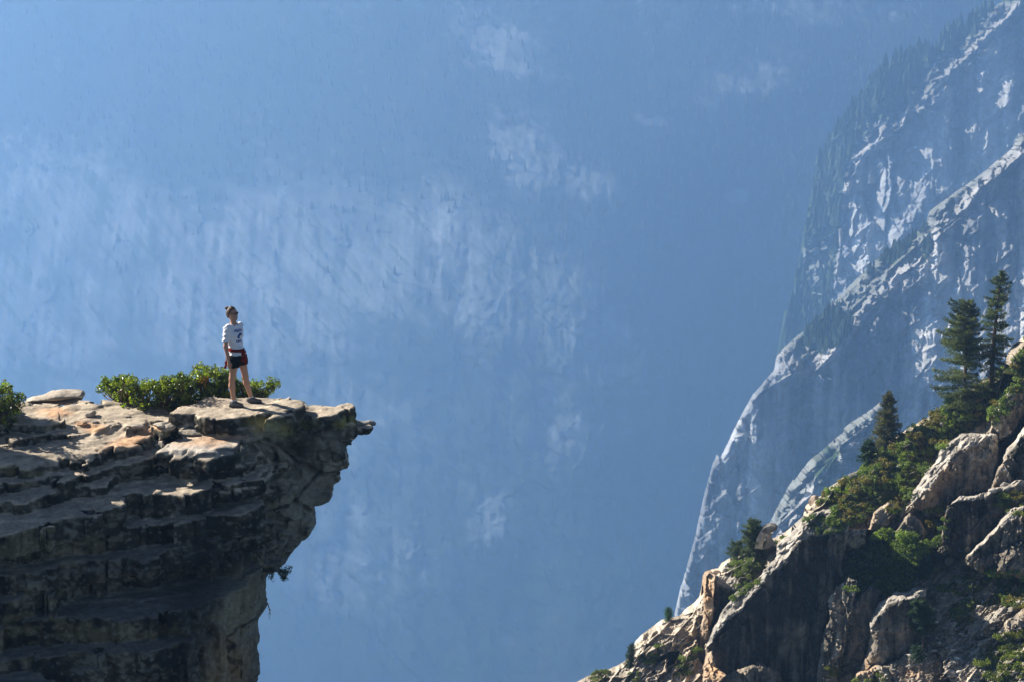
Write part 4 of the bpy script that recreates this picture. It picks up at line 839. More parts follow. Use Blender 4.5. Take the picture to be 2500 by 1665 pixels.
# back and side limits close the block
FLD = np.maximum(FLD, (gy[None, :, None] - (ey - 0.3)).astype(np.float32))
FLD = np.maximum(FLD, (ox + 0.15 - gx)[:, None, None].astype(np.float32))
FLD = np.maximum(FLD, (oz + 0.15 - gz)[None, None, :].astype(np.float32))
# 3-d breakup near the surface only
idx = np.nonzero(np.abs(FLD) < 0.16)
xx = gx[idx[0]]; yy = gy[idx[1]]; zz = gz[idx[2]]
FLD[idx] += (0.034 * fbm(xx / 0.45, yy / 0.45, zz / 0.12, 3, seed=220) + 0.018 * fbm(xx / 0.12, yy / 0.12, zz / 0.07, 2, seed=221)).astype(np.float32)
Vr, Fr = surface_nets(FLD, (ox, oy, oz), H)
del FLD, idx, xx, yy, zz
Nr = vnormals(Vr, Fr)
dn = 0.012 * fbm(Vr[:, 0] / 0.09, Vr[:, 1] / 0.09, Vr[:, 2] / 0.05, 4, seed=222)
Vr = Vr + Nr * dn[:, None]
X, Y, Z = Vr.T
up = np.clip(Nr[:, 2], -1, 1); q = fbm(X / 1.1, Y / 1.1, Z / 0.5, 4, seed=230); q2 = fbm(X / 0.16, Y / 0.16, Z / 0.12, 4, seed=231); q3 = fbm(X / 0.35, Y / 0.35, Z / 1.3, 4, seed=232)
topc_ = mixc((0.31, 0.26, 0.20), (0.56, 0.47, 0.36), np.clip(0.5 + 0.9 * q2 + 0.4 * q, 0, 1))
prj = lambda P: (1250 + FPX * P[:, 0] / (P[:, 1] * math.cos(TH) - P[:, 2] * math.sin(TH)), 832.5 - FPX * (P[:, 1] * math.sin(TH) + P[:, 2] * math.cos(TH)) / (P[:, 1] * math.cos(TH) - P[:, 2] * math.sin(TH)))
facec_ = mixc((0.010, 0.0095, 0.008), (0.115, 0.10, 0.07), np.clip(0.38 + 1.0 * q3 + 0.8 * q2, 0, 1))  # dark lichened rock, painted darker still to deepen shade on steep faces
lichen = sstep(0.18, 0.4, q + 0.35 * q2)
facec_ = mixc(facec_, (0.20, 0.17, 0.09), 0.5 * lichen)
topc_ = mixc(topc_, (0.10, 0.10, 0.095), sstep(-13.0, -14.0, Z - 0.1 * (X + 6)) * 0.85)  # lower treads painted darker to stand in for their shade
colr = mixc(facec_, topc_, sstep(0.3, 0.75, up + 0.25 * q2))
sx, sy = prj(Vr)
sp_ = fbm(X / 0.07, Y / 0.07, Z / 0.05, 3, seed=233); fm_ = sstep(0.6, 0.2, up)
colr = mixc(colr, (0.30, 0.29, 0.25), fm_ * 0.4 * sstep(0.12, 0.35, sp_ + 0.5 * q3)); colr = mixc(colr, (0.012, 0.012, 0.012), fm_ * 0.45 * sstep(0.10, 0.35, -sp_ - 0.6 * q))
# rust stained slabs, yellow lichen under the lip, grey weathered platform edge
def stain_or_shade(cx, cy, rx, ry, ang, c, amt, cond=1.0):
    global colr
    m = blob(sx + 25 * q, sy + 12 * q2, cx, cy, rx, ry, ang) * amt * cond; colr = mixc(colr, c, np.clip(m, 0, 1))
for a in [(320, 1075, 75, 16, -18), (215, 1040, 28, 12, 0), (130, 1005, 40, 12, 0), (235, 1050, 25, 12, 0), (540, 1068, 60, 12, -5), (490, 1085, 50, 10, 0), (380, 1050, 30, 10, 0)]:
    stain_or_shade(*a, (0.60, 0.34, 0.18), 0.75, sstep(0.2, 0.6, up))
stain_or_shade(655, 1045, 55, 18, 15, (0.30, 0.26, 0.04), 0.85); stain_or_shade(840, 1030, 30, 12, -10, (0.26, 0.23, 0.05), 0.8); stain_or_shade(740, 1030, 25, 12, 0, (0.20, 0.19, 0.06), 0.5)
stain_or_shade(640, 1065, 50, 35, 0, (0.32, 0.29, 0.22), 0.7); stain_or_shade(800, 1080, 45, 30, 0, (0.26, 0.24, 0.20), 0.8); stain_or_shade(790, 1170, 60, 60, -40, (0.27, 0.25, 0.20), 0.8)
stain_or_shade(745, 1265, 60, 60, -30, (0.26, 0.24, 0.18), 0.8); stain_or_shade(590, 1480, 60, 90, 20, (0.27, 0.24, 0.16), 0.8); stain_or_shade(560, 1620, 60, 80, 0, (0.32, 0.22, 0.12), 0.7)
stain_or_shade(735, 1100, 30, 60, 10, (0.02, 0.02, 0.022), 0.7); stain_or_shade(480, 1450, 60, 250, 8, (0.025, 0.025, 0.025), 0.6)  # the black patch at the prow recess paints in its shade
stain_or_shade(480, 1095, 110, 16, 0, (0.42, 0.42, 0.41), 0.5)
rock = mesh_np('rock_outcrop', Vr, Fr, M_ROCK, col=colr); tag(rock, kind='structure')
# surface lookup for planting things: highest rock point seen at a pixel of the top
from mathutils.bvhtree import BVHTree
bvh = BVHTree.FromPolygons([tuple(v) for v in Vr.tolist()], Fr.tolist())
def on_rock(px, py):
    dx, dy, dz = ray(px, py); hit = bvh.ray_cast(Vector((0, 0, 0)), Vector((float(dx), float(dy), float(dz))).normalized())
    return np.array(hit[0]) if hit[0] is not None else None
def drop(x, y, z0=-9.0):
    hit = bvh.ray_cast(Vector((x, y, z0)), Vector((0, 0, -1)))
    return hit[0].z if hit[0] is not None else None

# unseen, added rise just outside the left edge of the frame: it shades the lower ledges
shade_rock = boulder('added_shade_rock', (-14.6, 49.55, -12.0), (2.6, 4.1, 7.2), None, 5, M_ROCK, ((0.16, 0.15, 0.13), (0.36, 0.32, 0.27)), cat=None, sub=5, rough=0.16, cuts=5)
tag(shade_rock, kind='structure')
# ------------------------------------------------------------------ loose stones on the outcrop
TN = ((0.30, 0.26, 0.21), (0.55, 0.48, 0.39)); RU = ((0.36, 0.22, 0.13), (0.58, 0.38, 0.24)); GY = ((0.16, 0.16, 0.15), (0.34, 0.33, 0.31))
def stone(px, py, rx, rz, label, seed, tn, ry=None, lift=0.6, Y=None, tilt=0.0, cuts=7, name='boulder'):
    """px, py = middle of its foot on the rock"""
    p = on_rock(px, py) if Y is None else W(px, py, Y)
    if p is None: return
    s = 0.00705
    return boulder(name, (p[0], p[1] + 0.0, p[2] + rz * s * lift), (rx * s, (ry or rx * 0.7) * s, rz * s), label, seed, M_ROCK, tn, 'boulder' if name == 'boulder' else 'rock', sub=4, rough=0.2, cuts=cuts, rot=(0, tilt, 0), group='loose stones on the overhanging outcrop')
def slab_stone(name, outline, Y, depth, label, tn, seed, h=0.018, rnd=0.03, skew=0.0):
    """a traced stone with real thickness: rounded, noisy solid"""
    O = np.array([W(p[0], p[1], Y)[[0, 2]] for p in outline]); lo = np.array((O[:, 0].min() - 0.12, -depth - 0.12, O[:, 1].min() - 0.12)); hi = np.array((O[:, 0].max() + 0.12, depth + 0.12, O[:, 1].max() + 0.12))
    a = [np.arange(lo[k], hi[k], h) for k in range(3)]; X, Yy, Z = np.meshgrid(*a, indexing='ij')
    q = np.abs(Yy) / depth
    d2 = polysd(O, X[:, 0, :], Z[:, 0, :])[:, None, :] + 0.10 * q ** 3
    dy = np.abs(Yy) - depth + 0.06 * fbm(X / 0.2, 0.5, Z / 0.1, 2, seed=seed)
    A, B = d2 + rnd, dy + rnd
    F = np.minimum(np.maximum(A, B), 0) + np.hypot(np.maximum(A, 0), np.maximum(B, 0)) - rnd
    F = F + 0.028 * fbm(X / 0.22 + seed, Yy / 0.22, Z / 0.08, 4, seed=seed)
    V, Q = surface_nets(F.astype(np.float32), lo, h); c = V.mean(0) * (1, 1, 0) + (0, 0, V[:, 2].min())
    n = 0.5 + fbm(V[:, 0] / 0.2, V[:, 1] / 0.2, V[:, 2] / 0.07, 4, seed=seed)
    o = mesh_np(name, V - c, Q, M_ROCK, col=mixc(tn[0], tn[1], np.clip(n, 0, 1))); o.location = c + (0, Y, 0)
    return tag(o, label, 'boulder', 'loose stones on the overhanging outcrop')
slab_stone('boulder', [(54, 986), (70, 978), (110, 976), (150, 974), (180, 968), (208, 966), (200, 975), (192, 981), (150, 987), (80, 989)], 51.7, 0.30, 'flat wedge boulder on the skyline, lying under the thicker rounded one', TN, 301)
slab_stone('boulder', [(62, 977), (78, 969), (105, 964), (124, 955), (150, 952), (180, 953), (202, 955), (207, 962), (203, 969), (180, 969), (150, 975), (100, 977)], 51.7, 0.28, 'thick rounded boulder on the skyline, lying on the flat wedge boulder', TN, 302)
stone(222, 1016, 17, 9, 'small wedge shaped stone casting a shadow on the pale slab', 303, TN, tilt=-0.3)
stone(200, 1036, 17, 6, 'small rusty stone beside the dark block at left', 304, RU)
stone(473, 1060, 38, 9, 'flat tan stone between the shrub and the rusty platform', 305, TN, ry=24, cuts=9)
stone(395, 1040, 20, 6, 'flat tan stone under the middle of the shrub', 306, TN, ry=14)
stone(414, 1046, 15, 8, 'blocky tan stone right of the flat one under the shrub', 307, TN)
stone(330, 1042, 22, 5, 'thin low stone on the slab edge above the rusty slab', 308, TN)
stone(20, 1022, 45, 14, 'dark stone under the shrub at the left frame edge', 309, GY, lift=0.5)
stone(310, 1018, 9, 3, 'tiny pale chip on the slab left of the shrub shadow', 310, TN)
stone(232, 1031, 9, 3, 'tiny dark chip near the wedge shaped stone', 311, GY)
slab_stone('rock_finger', [(850, 1022), (872, 1026), (890, 1027), (902, 1024), (914, 1027), (918, 1034), (914, 1039), (900, 1036), (886, 1039), (866, 1042), (846, 1042)], 50.25, 0.10, 'thin knobbly rock finger jutting out beyond the tip of the overhang', GY, 312, h=0.012, rnd=0.015)

# ------------------------------------------------------------------ manzanita shrubs on the outcrop
def manzanita(name, outline, bottom, label, seed, step=11, ydep=0.55, yoff=0.12, rust=None, plane=None):
    rs = np.random.default_rng(seed); pl = c3 if plane is None else plane
    P2 = poly_points(outline, step, rs); C = []; N = []; tone = []; cen = []
    for (px, py) in P2:
        yb = float(onplane(pl, px, float(np.interp(px, [b[0] for b in bottom], [b[1] for b in bottom])))[1])
        for k in range(3):
            if rs.random() < 0.2: continue
            Y = yb + yoff + ydep * (k + rs.random()) / 3
            c = W(px + rs.normal() * 4, py + rs.normal() * 4, Y); r = 0.035 + 0.085 * rs.random() ** 1.5
            cen.append(c); n = int(75 * (r / 0.11) ** 2)
            d = rs.normal(size=(n, 3)); d /= np.linalg.norm(d, axis=1)[:, None]
            C.append(c + d * (r * rs.random(n) ** 0.45)[:, None]); N.append(d * 0.6 + rs.normal(size=(n, 3)) * 0.7)
            t = np.clip(rs.normal(0.42, 0.28) + 0.2 * rs.normal(size=n), 0, 1); cc = mixc((0.018, 0.036, 0.010), (0.24, 0.28, 0.04), t); cc = mixc(cc, (0.16, 0.10, 0.03), 0.6 * (rs.random(n) < 0.06))
            if rust is not None and np.hypot(px - rust[0], py - rust[1]) < rust[2] and k == 0: cc = mixc(cc, (0.38, 0.16, 0.03), np.clip(rs.normal(0.7, 0.3, n), 0, 1))
            tone.append(cc)
    C = np.concatenate(C); N = np.concatenate(N); cc = np.concatenate(tone); cen = np.array(cen); n = len(C)
    root = empty(name, cen.mean(0) * (1, 1, 0) + (0, 0, cen[:, 2].min())); tag(root, label, 'shrub', 'leafy shrubs on the outcrop'); o0 = np.array(root.location)
    V, F, cc = quads_cloud(C - o0, N, 0.050 * (0.7 + 0.6 * rs.random(n)), 0.032 * (0.7 + 0.5 * rs.random(n)), cc, rs, fold=0.08)
    mesh_np('foliage', V, F, M_LEAF, root, smooth=False, col=cc)
    br = []
    roots = []
    for q in range(7):
        px = np.interp((q + 0.5) / 7, [0, 1], [outline_min(outline) + 35, outline_max(outline) - 60]); py = float(np.interp(px, [b[0] for b in bottom], [b[1] for b in bottom]))
        roots.append(onplane(pl, px, py - 6) + np.array((0, yoff + 0.15, -0.05)))
    roots = np.array(roots)
    for c in cen[rs.random(len(cen)) < 0.55]:
        a = roots[np.argmin(np.abs(roots[:, 0] - c[0]) + 0.15 * rs.random(len(roots)))]
        m = (a + c) / 2 + rs.normal(size=3) * 0.05 + (0, 0, -0.05); m2 = (m + c) / 2 + rs.normal(size=3) * 0.03
        br.append(tube([a - o0, m - o0, m2 - o0, c - o0], [0.016, 0.011, 0.007, 0.003], 5))
    V, F = merge(br); mesh_np('branches', V, F, M_STEM, root)
    return root
outline_min = lambda o: min(p[0] for p in o)
outline_max = lambda o: max(p[0] for p in o)
M_STEM = mat_plain('red_brown_stem', (0.10, 0.045, 0.03), 0.6, 0.3, 0.4, 25)
manzanita('manzanita', [(240, 950), (248, 936), (262, 928), (280, 921), (302, 916), (320, 920), (334, 932), (352, 929), (378, 934), (398, 930), (412, 922), (430, 915), (448, 923), (462, 914), (478, 900), (496, 889), (512, 900), (520, 908), (535, 901), (552, 903), (562, 916), (580, 938), (600, 928), (615, 934),
                        (630, 935), (652, 937), (682, 934), (684, 940), (664, 950), (648, 962), (625, 970), (560, 974), (505, 986), (450, 1000), (400, 1008), (335, 1002), (305, 988), (290, 968), (262, 958)],
          [(237, 975), (290, 992), (330, 1008), (400, 1014), (450, 1008), (500, 994), (560, 980), (640, 976), (690, 976)], 'wide low glossy green shrub behind the hiker, running along the skyline of the outcrop', 401, rust=(497, 936, 9))
manzanita('manzanita', [(-60, 930), (0, 938), (12, 933), (26, 935), (32, 946), (42, 956), (44, 968), (58, 972), (56, 985), (42, 1005), (30, 1030), (0, 1038), (-60, 1045)],
          [(-60, 1042), (60, 1036)], 'green shrub cut off by the left edge of the frame', 402, step=13, yoff=-0.1, ydep=0.7, plane=c4 + 0.26)
def hanging(name, pts, label, leafy, seed, Y):
    rs = np.random.default_rng(seed); br = []; C = []
    for line in pts:
        P = np.array([W(p[0], p[1], Y + rs.normal() * 0.05) for p in line]); br.append(tube(P - P0(pts, Y), np.linspace(0.010, 0.003, len(P)), 5))
        for t in np.linspace(0.3, 1, leafy):
            k = t * (len(P) - 1); i = min(int(k), len(P) - 2); C.append(P[i] + (P[i + 1] - P[i]) * (k - i) + rs.normal(size=(14, 3)) * 0.022 - P0(pts, Y))
    root = empty(name, P0(pts, Y)); tag(root, label, 'plant')
    V, F = merge(br); mesh_np('stems', V, F, M_STEM, root)
    if C:
        C = np.concatenate(C); n = len(C)
        V, F, cc = quads_cloud(C, rs.normal(size=(n, 3)), 0.035 * np.ones(n), 0.02 * np.ones(n), mixc((0.03, 0.05, 0.015), (0.08, 0.11, 0.03), rs.random(n)), rs)
        mesh_np('foliage', V, F, M_LEAF, root, smooth=False, col=cc)
def P0(pts, Y): return W(pts[0][0][0], pts[0][0][1], Y)
hanging('cliff_plant', [[(662, 1384), (675, 1382), (686, 1392), (700, 1388), (712, 1384)], [(662, 1384), (678, 1394), (690, 1404), (698, 1412)], [(675, 1382), (684, 1398), (694, 1396), (706, 1396)], [(662, 1384), (664, 1398), (662, 1412)], [(678, 1394), (692, 1412), (694, 1410)], [(662, 1384), (682, 1386), (696, 1402), (702, 1400)]],
        'dark leafy plant growing out of the cliff under the overhang', 9, 5, 50.1)
hanging('dangling_twig', [[(653, 1470), (657, 1485), (660, 1498), (656, 1512)], [(657, 1485), (662, 1490)], [(659, 1494), (654, 1500)], [(653, 1470), (651, 1480)]], 'bare thin twig hanging from the cliff below the leafy plant', 0, 6, 50.1)

# ------------------------------------------------------------------ the hiker
def person():
    O = np.array(f0) + (0, 0, 0); gz0 = drop(O[0] + 0.03, O[1] - 0.03); 
    if gz0 is not None: O[2] = gz0
    gl = drop(O[0] + 0.34, O[1] + 0.21); zl = (gl - O[2]) if gl is not None else 0.03
    zl = max(-0.05, min(0.12, zl))
    h = 0.0085
    lo = np.array((-0.33, -0.36, -0.03)); hi = np.array((0.56, 0.40, 1.80))
    ax = [np.arange(lo[k], hi[k], h) for k in range(3)]
    def sub(b0, b1):
        i0 = [max(0, int((b0[k] - lo[k]) / h)) for k in range(3)]; i1 = [min(len(ax[k]), int((b1[k] - lo[k]) / h) + 2) for k in range(3)]
        return tuple(slice(i0[k], i1[k]) for k in range(3))
    def new(): return np.full([len(a) for a in ax], 0.2, np.float32)
    def rc(F, a, b, ra, rb, k=0.02, sq=None):
        a = np.array(a, float); b = np.array(b, float); m = max(ra, rb) + 0.12
        S = sub(np.minimum(a, b) - m, np.maximum(a, b) + m)
        X = ax[0][S[0]][:, None, None]; Y = ax[1][S[1]][None, :, None]; Z = ax[2][S[2]][None, None, :]
        d = b - a; L = d @ d + 1e-9
        t = np.clip(((X - a[0]) * d[0] + (Y - a[1]) * d[1] + (Z - a[2]) * d[2]) / L, 0, 1)
        r = np.sqrt((X - a[0] - t * d[0]) ** 2 + (Y - a[1] - t * d[1]) ** 2 + (Z - a[2] - t * d[2]) ** 2) - (ra + (rb - ra) * t)
        sm(F, S, r, k)
    def sm(F, S, r, k):
        f = F[S]; hh = np.clip(0.5 + 0.5 * (f - r) / k, 0, 1); F[S] = (f * (1 - hh) + r * hh - k * hh * (1 - hh)).astype(np.float32)
    def el(F, c, rad, axis=(1, 0), k=0.02, tilt=0.0):
        """ellipsoid: rad = (along axis, across, up), axis = horizontal direction"""
        c = np.array(c, float); m = max(rad) + 0.1; S = sub(c - m, c + m)
        X = ax[0][S[0]][:, None, None] - c[0]; Y = ax[1][S[1]][None, :, None] - c[1]; Z = ax[2][S[2]][None, None, :] - c[2]
        u = X * axis[0] + Y * axis[1]; v = -X * axis[1] + Y * axis[0]; Z2 = Z + tilt * u
        k0 = np.sqrt((u / rad[0]) ** 2 + (v / rad[1]) ** 2 + (Z2 / rad[2]) ** 2); k1 = np.sqrt((u / rad[0] ** 2) ** 2 + (v / rad[1] ** 2) ** 2 + (Z2 / rad[2] ** 2) ** 2) + 1e-6
        sm(F, S, k0 * (k0 - 1) / k1, k)
    SA = np.array((0.62, 0.785)); TF = np.array((0.785, -0.62))      # shoulder axis (towards her left) and chest direction
    HF = np.array((0.94, -0.34)); HS = np.array((0.34, 0.94))        # face direction
    hipR, hipL = (0.01, -0.05, 0.84), (0.11, 0.09, 0.84); knR, knL = (-0.045, -0.05, 0.50), (0.165, 0.15, 0.50 + zl * 0.5)
    anR, anL = (-0.025, -0.02, 0.10), (0.255, 0.22, 0.10 + zl)
    shR, shL = (-0.105, -0.115, 1.375), (0.085, 0.135, 1.375); elR, elL = (-0.135, -0.155, 1.09), (0.06, 0.20, 1.09); wrR, wrL = (-0.085, -0.185, 0.835), (0.03, 0.17, 0.86)
    def torso(F, g=0.0, k=0.05):
        el(F, (0.005, 0.01, 1.255), (0.150 + g, 0.100 + g, 0.20), SA, k); el(F, (0.025, 0.012, 1.06), (0.125 + g, 0.088 + g, 0.16), SA, k); el(F, (0.055, 0.018, 0.90), (0.150 + g, 0.108 + g, 0.125), SA, k)
        el(F, (0.005 + TF[0] * 0.05 - SA[0] * 0.065, 0.01 + TF[1] * 0.05 - SA[1] * 0.065, 1.265), (0.055 + g, 0.055 + g, 0.055), SA, k * 0.6)
        el(F, (0.005 + TF[0] * 0.05 + SA[0] * 0.065, 0.01 + TF[1] * 0.05 + SA[1] * 0.065, 1.265), (0.055 + g, 0.055 + g, 0.055), SA, k * 0.6)
    def legs(F, g=0.0, k=0.03, lower=True):
        for hp, kn, an in ((hipR, knR, anR), (hipL, knL, anL)):
            rc(F, hp, kn, 0.083 + g, 0.052 + g, k)
            if lower:
                mid = np.array(kn) * 0.68 + np.array(an) * 0.32 + (-0.014, 0.006, 0)
                rc(F, kn, mid, 0.049, 0.054, k); rc(F, mid, an, 0.053, 0.034, k)
    def arms(F, g=0.0, k=0.025, lower=True):
        for sh, e, wr in ((shR, elR, wrR), (shL, elL, wrL)):
            rc(F, sh, e, 0.050 + g, 0.037 + g, k)
            if lower: rc(F, e, wr, 0.038, 0.025, k)
    body = new()
    torso(body); legs(body); arms(body)
    for an, dr in ((anR, (0.93, -0.36)), (anL, (0.995, -0.05))):
        a = np.array(an); rc(body, a, a + (0, 0, -0.05), 0.034, 0.036, 0.02); rc(body, a + (0, 0, -0.055), a + (dr[0] * 0.13, dr[1] * 0.13, -0.075), 0.035, 0.022, 0.02)
    rc(body, (0.0, 0.01, 1.40), (-0.02, 0.0, 1.53), 0.056, 0.049, 0.03)
    rc(body, (-0.07, -0.07, 1.405), (0.06, 0.09, 1.405), 0.045, 0.045, 0.03)
    hc = np.array((-0.025, 0.0, 1.625))
    el(body, hc, (0.092, 0.073, 0.108), HF, 0.02); el(body, hc + (HF[0] * 0.035, HF[1] * 0.035, -0.055), (0.058, 0.052, 0.062), HF, 0.02)
    nose = hc + (HF[0] * 0.098, HF[1] * 0.098, -0.02); rc(body, hc + (HF[0] * 0.085, HF[1] * 0.085, 0.012), nose, 0.009, 0.012, 0.012)
    rc(body, hc + (HF[0] * 0.082, HF[1] * 0.082, -0.098), hc + (HF[0] * 0.07, HF[1] * 0.07, -0.098), 0.016, 0.02, 0.02)      # chin
    for sg in (-1, 1):
        rc(body, hc + (HF[0] * 0.088 + HS[0] * sg * 0.016, HF[1] * 0.088 + HS[1] * sg * 0.016, -0.058), hc + (HF[0] * 0.09, HF[1] * 0.09, -0.056), 0.008, 0.011, 0.008)   # lips
        el(body, hc + (HS[0] * sg * 0.074, HS[1] * sg * 0.074, -0.01), (0.018, 0.010, 0.028), HF, 0.008)
    for wr, side in ((wrR, 1), (wrL, -1)):            # hands: palm, four unequal curled fingers, thumb
        w_ = np.array(wr); pd = np.array((0.10, -0.02 * side, -0.99)); pd /= np.linalg.norm(pd); fw = np.array((0.93, -0.3, 0.1)); th = fw
        pc = w_ + pd * 0.045; rc(body, w_, pc + pd * 0.02, 0.024, 0.027, 0.012); rc(body, pc - fw * 0.018, pc + fw * 0.018 + pd * 0.02, 0.017, 0.016, 0.01)
        for q, L in enumerate((0.060, 0.070, 0.066, 0.052)):
            b0 = pc + pd * 0.036 + fw * (0.027 - 0.018 * q); k1 = b0 + pd * L * 0.5 + fw * 0.002; k2 = k1 + (pd + (0.0, 0.0, 0.0)) * L * 0.45 + np.array((0.35, 0.30 * side, 0)) * 0.03
            rc(body, b0, k1, 0.0095, 0.0085, 0.003); rc(body, k1, k2, 0.0085, 0.0068, 0.003)
        t0 = pc - pd * 0.02 + fw * 0.026; t1 = t0 + fw * 0.022 + pd * 0.03; rc(body, t0, t1, 0.012, 0.010, 0.006); rc(body, t1, t1 + pd * 0.028 + fw * 0.004, 0.010, 0.008, 0.004)
    M_SKIN = mat_plain('skin', (0.46, 0.25, 0.165), 0.55, 0.35, 0.08, 12); M_SHIRT = mat_tint('white_cotton', 60, 0.2, 0.004, 0.9, 0.04, 0.15)
    M_SHORT = mat_plain('black_shorts', (0.006, 0.006, 0.007), 0.95, 0.05, 0.2, 30); M_JACK = mat_plain('dark_red_fleece', (0.16, 0.014, 0.012), 0.95, 0.05, 0.3, 25, 0.3)
    M_HAIR = mat_plain('brown_hair', (0.085, 0.045, 0.025), 0.5, 0.4, 0.5, 60, 0.3); M_SHOE = mat_plain('grey_shoe', (0.10, 0.10, 0.105), 0.8, 0.2, 0.4, 25); M_SOLE = mat_plain('sole', (0.05, 0.045, 0.04), 0.9, 0.1, 0.2, 20)
    M_SOCK = mat_plain('pale_sock', (0.5, 0.5, 0.52), 0.9, 0.1, 0.1, 40); M_LENS = mat_plain('dark_lens', (0.01, 0.01, 0.012), 0.12, 0.7, 0.1, 10)
    root = empty('person', O); tag(root, 'hiker in white T-shirt and black shorts with red fleece tied at the waist', 'person')
    Xg, Yg, Zg = np.meshgrid(*ax, indexing='ij', sparse=True)
    def emit(name, F, mat, parent=root, col=None, push=0.0):
        if (F < 0).sum() < 4: return None
        V, Q = surface_nets(F, lo, h)
        if push: V = V + vnormals(V, Q) * push
        for _ in range(1): pass
        return mesh_np(name, V, Q, mat, parent, col=col(V) if col else None)
    emit('body', body, M_SKIN)
    fold = (0.006 * np.sin(Zg * 55 + Xg * 40 + Yg * 20) + 0.004 * np.sin(Zg * 90 - Xg * 60)).astype(np.float32)
    sh = new(); torso(sh, 0.016); rc(sh, shR, elR, 0.066, 0.062, 0.03); rc(sh, shL, elL, 0.066, 0.062, 0.03); rc(sh, (-0.08, -0.085, 1.40), (0.07, 0.10, 1.40), 0.058, 0.058, 0.03)
    sh = sh + fold
    sh = np.maximum(sh, 0.905 - Zg); sh = np.maximum(sh, Zg - 1.455)
    armz = 1.175; near_arm = ((Xg + 0.125) ** 2 + (Yg + 0.145) ** 2 < 0.075 ** 2) | ((Xg - 0.065) ** 2 + (Yg - 0.19) ** 2 < 0.075 ** 2)
    tz = new(); torso(tz, 0.016)
    sh = np.maximum(sh, np.where((tz > 0.012) & (Zg < armz), 0.05, -1)); del tz
    neck = np.sqrt((Xg + 0.005 - 0.02) ** 2 + (Yg - 0.0) ** 2) - 0.066
    sh = np.maximum(sh, np.minimum(-(neck), Zg - 1.43) * -1 * 0 + np.where(Zg > 1.435, -neck, -1))
    def shirtcol(V):
        c = np.tile(np.array((0.84, 0.84, 0.88)), (len(V), 1)); P = V - (0.01, 0.01, 0)
        s = P[:, 0] * SA[0] + P[:, 1] * SA[1]; f = P[:, 0] * TF[0] + P[:, 1] * TF[1]; z = P[:, 2]; s = s + 0.0
        m = (f > 0.03) & (((np.abs(s + 0.01) < 0.085) & (z > 1.315) & (z < 1.365) & (np.mod(s * 1 + 10, 0.028) > 0.007)) |
                          ((np.abs(s + 0.005 - 0.02 * np.sin(z * 60)) < 0.034) & (z > 1.20) & (z < 1.295)) | ((np.abs(s) < 0.06) & (z > 1.145) & (z < 1.185) & (np.mod(s + 10, 0.03) > 0.008)))
        c[m] = (0.03, 0.07, 0.30); return c
    emit('t_shirt', sh, M_SHIRT, col=shirtcol)
    so_ = new(); el(so_, (0.055, 0.018, 0.90), (0.166, 0.122, 0.125), SA, 0.03); legs(so_, 0.022, 0.03, lower=False); so_ = np.maximum(so_ + 0.5 * fold, np.maximum(0.705 - Zg + 0.15 * (Xg - 0.05), Zg - 0.915)); emit('shorts', so_, M_SHORT)
    ja = new(); el(ja, (0.035, 0.014, 1.00), (0.158, 0.126, 0.20), SA, 0.01); ja = np.maximum(ja + 0.6 * fold, np.abs(Zg - 1.0 + 0.12 * (Xg - 0.03)) - 0.027)
    ja2 = new(); k0 = (0.035 + TF[0] * 0.13 + SA[0] * 0.02, 0.014 + TF[1] * 0.13 + SA[1] * 0.02, 0.985); rc(ja2, k0, np.array(k0) + (0.02, 0.0, -0.01), 0.036, 0.034, 0.02)
    rc(ja2, k0, (0.165, -0.03, 0.90), 0.026, 0.032, 0.02); rc(ja2, (0.175, -0.03, 0.90), (0.195, 0.0, 0.76), 0.034, 0.024, 0.02); rc(ja2, k0, (0.15, -0.09, 0.84), 0.026, 0.034, 0.02)
    for q in range(6):
        t = q / 5; rc(ja2, (-0.10 + 0.16 * t, -0.01 + 0.13 * t, 0.97), (-0.155 + 0.19 * t, -0.04 + 0.19 * t, 0.70 + 0.04 * math.sin(q * 2.1)), 0.022, 0.026, 0.02)
    ja2 = ja2 + 0.8 * fold; emit('tied_fleece', np.minimum(ja, ja2), M_JACK)
    ha = new(); el(ha, hc + (-HF[0] * 0.014, -HF[1] * 0.014, 0.014), (0.099, 0.083, 0.112), HF, 0.01)
    cut = (Xg - hc[0]) * HF[0] + (Yg - hc[1]) * HF[1]; ha = np.maximum(ha, np.minimum(cut * 1.0 - 0.012, 99) + np.clip(-(Zg - hc[2] - 0.035), 0, 1) * 0.5 + 0.012 - np.clip(Zg - hc[2] - 0.055, 0, 1) * 1.5)
    ha = np.maximum(ha, hc[2] - 0.075 - Zg)
    rc(ha, hc + (-HF[0] * 0.075, -HF[1] * 0.075, -0.05), hc + (-HF[0] * 0.05, -HF[1] * 0.05, 0.0), 0.03, 0.05, 0.02); ha = ha + (0.003 * np.sin(Zg * 160 + Xg * 90)).astype(np.float32)
    hair = emit('hair', ha, M_HAIR)
    bu = new(); bc = hc + (-0.085, 0.01, 0.088); rc(bu, bc, bc + (-0.018, 0, 0.002), 0.030, 0.025, 0.01); rc(bu, bc, hc + (-0.05, 0, 0.07), 0.02, 0.02, 0.02); emit('hair_bun', bu, M_HAIR, hair)
    gl_ = new()
    for sg in (-1, 1):
        el(gl_, hc + (HF[0] * 0.086 + HS[0] * sg * 0.034, HF[1] * 0.086 + HS[1] * sg * 0.034, 0.012), (0.012, 0.031, 0.021), HF, 0.004)
        rc(gl_, hc + (HF[0] * 0.075 + HS[0] * sg * 0.066, HF[1] * 0.075 + HS[1] * sg * 0.066, 0.018), hc + (HS[0] * sg * 0.079, HS[1] * sg * 0.079, 0.018), 0.007, 0.006, 0.003)
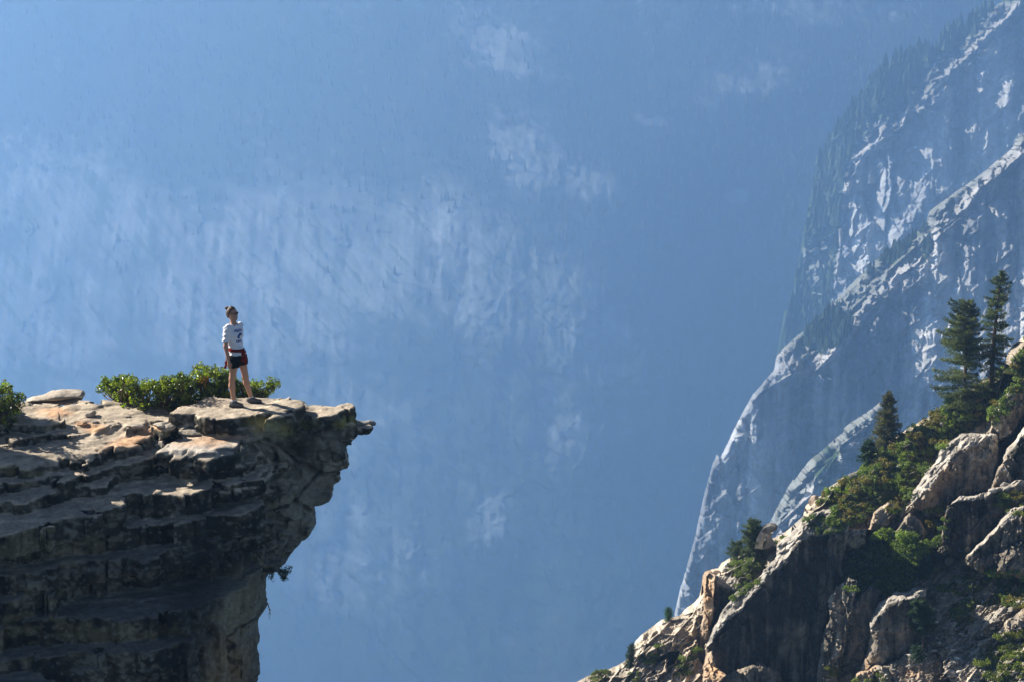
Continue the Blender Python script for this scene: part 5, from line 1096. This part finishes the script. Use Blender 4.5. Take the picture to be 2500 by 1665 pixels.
    rc(gl_, hc + (HF[0] * 0.096 + HS[0] * 0.02, HF[1] * 0.096 + HS[1] * 0.02, 0.016), hc + (HF[0] * 0.096 - HS[0] * 0.02, HF[1] * 0.096 - HS[1] * 0.02, 0.016), 0.007, 0.007, 0.003); emit('sunglasses', gl_, M_LENS)
    for an, dr, zg in ((anR, np.array((0.93, -0.36, 0)), 0.0), (anL, np.array((0.995, -0.05, 0)), zl)):
        a = np.array(an); g0 = np.array((a[0], a[1], zg))
        sc_ = new(); rc(sc_, a + (0, 0, 0.015), a + (0, 0, -0.03), 0.041, 0.044, 0.01); emit('sock', np.maximum(sc_, Zg - a[2] - 0.03), M_SOCK)
        f = new(); rc(f, g0 - dr * 0.045 + (0, 0, 0.055), g0 + dr * 0.02 + (0, 0, 0.062), 0.042, 0.044, 0.02); rc(f, g0 + dr * 0.02 + (0, 0, 0.055), g0 + dr * 0.145 + (0, 0, 0.036), 0.046, 0.036, 0.02); rc(f, a + (0, 0, -0.02), a + (0, 0, -0.05), 0.050, 0.05, 0.02)
        f = np.maximum(f, (zg + 0.012) - Zg); f = np.maximum(f, Zg - a[2] - 0.005); shoe = emit('shoe', f, M_SHOE)
        f2 = new(); rc(f2, g0 - dr * 0.05 + (0, 0, 0.02), g0 + dr * 0.15 + (0, 0, 0.02), 0.047, 0.042, 0.01); f2 = np.maximum(f2, np.abs(Zg - zg - 0.008) - 0.014); emit('sole', f2, M_SOLE, shoe)
person()
# ------------------------------------------------------------------ haze over the whole canyon
def haze():
    import bmesh
    x0, x1, y0, y1, z0, z1 = -4300, 4300, -260, 7800, -1360, 30
    V = [(x, y, z) for x in (x0, x1) for y in (y0, y1) for z in (z0, z1)]
    F = [(0, 1, 3, 2), (4, 6, 7, 5), (0, 4, 5, 1), (2, 3, 7, 6), (0, 2, 6, 4), (1, 5, 7, 3)]
    m = bpy.data.materials.new('hazy_air'); m.use_nodes = True; t = m.node_tree
    t.nodes.remove(t.nodes['Principled BSDF']); v = t.nodes.new('ShaderNodeVolumePrincipled')
    v.inputs['Color'].default_value = (*HAZE_C, 1); v.inputs['Density'].default_value = HAZE_D; v.inputs['Anisotropy'].default_value = HAZE_G
    t.links.new(v.outputs[0], t.nodes['Material Output'].inputs['Volume'])
    o = mesh_np('haze', V, F, m, smooth=False); tag(o, kind='stuff', label='blue haze filling the canyon air')
haze()
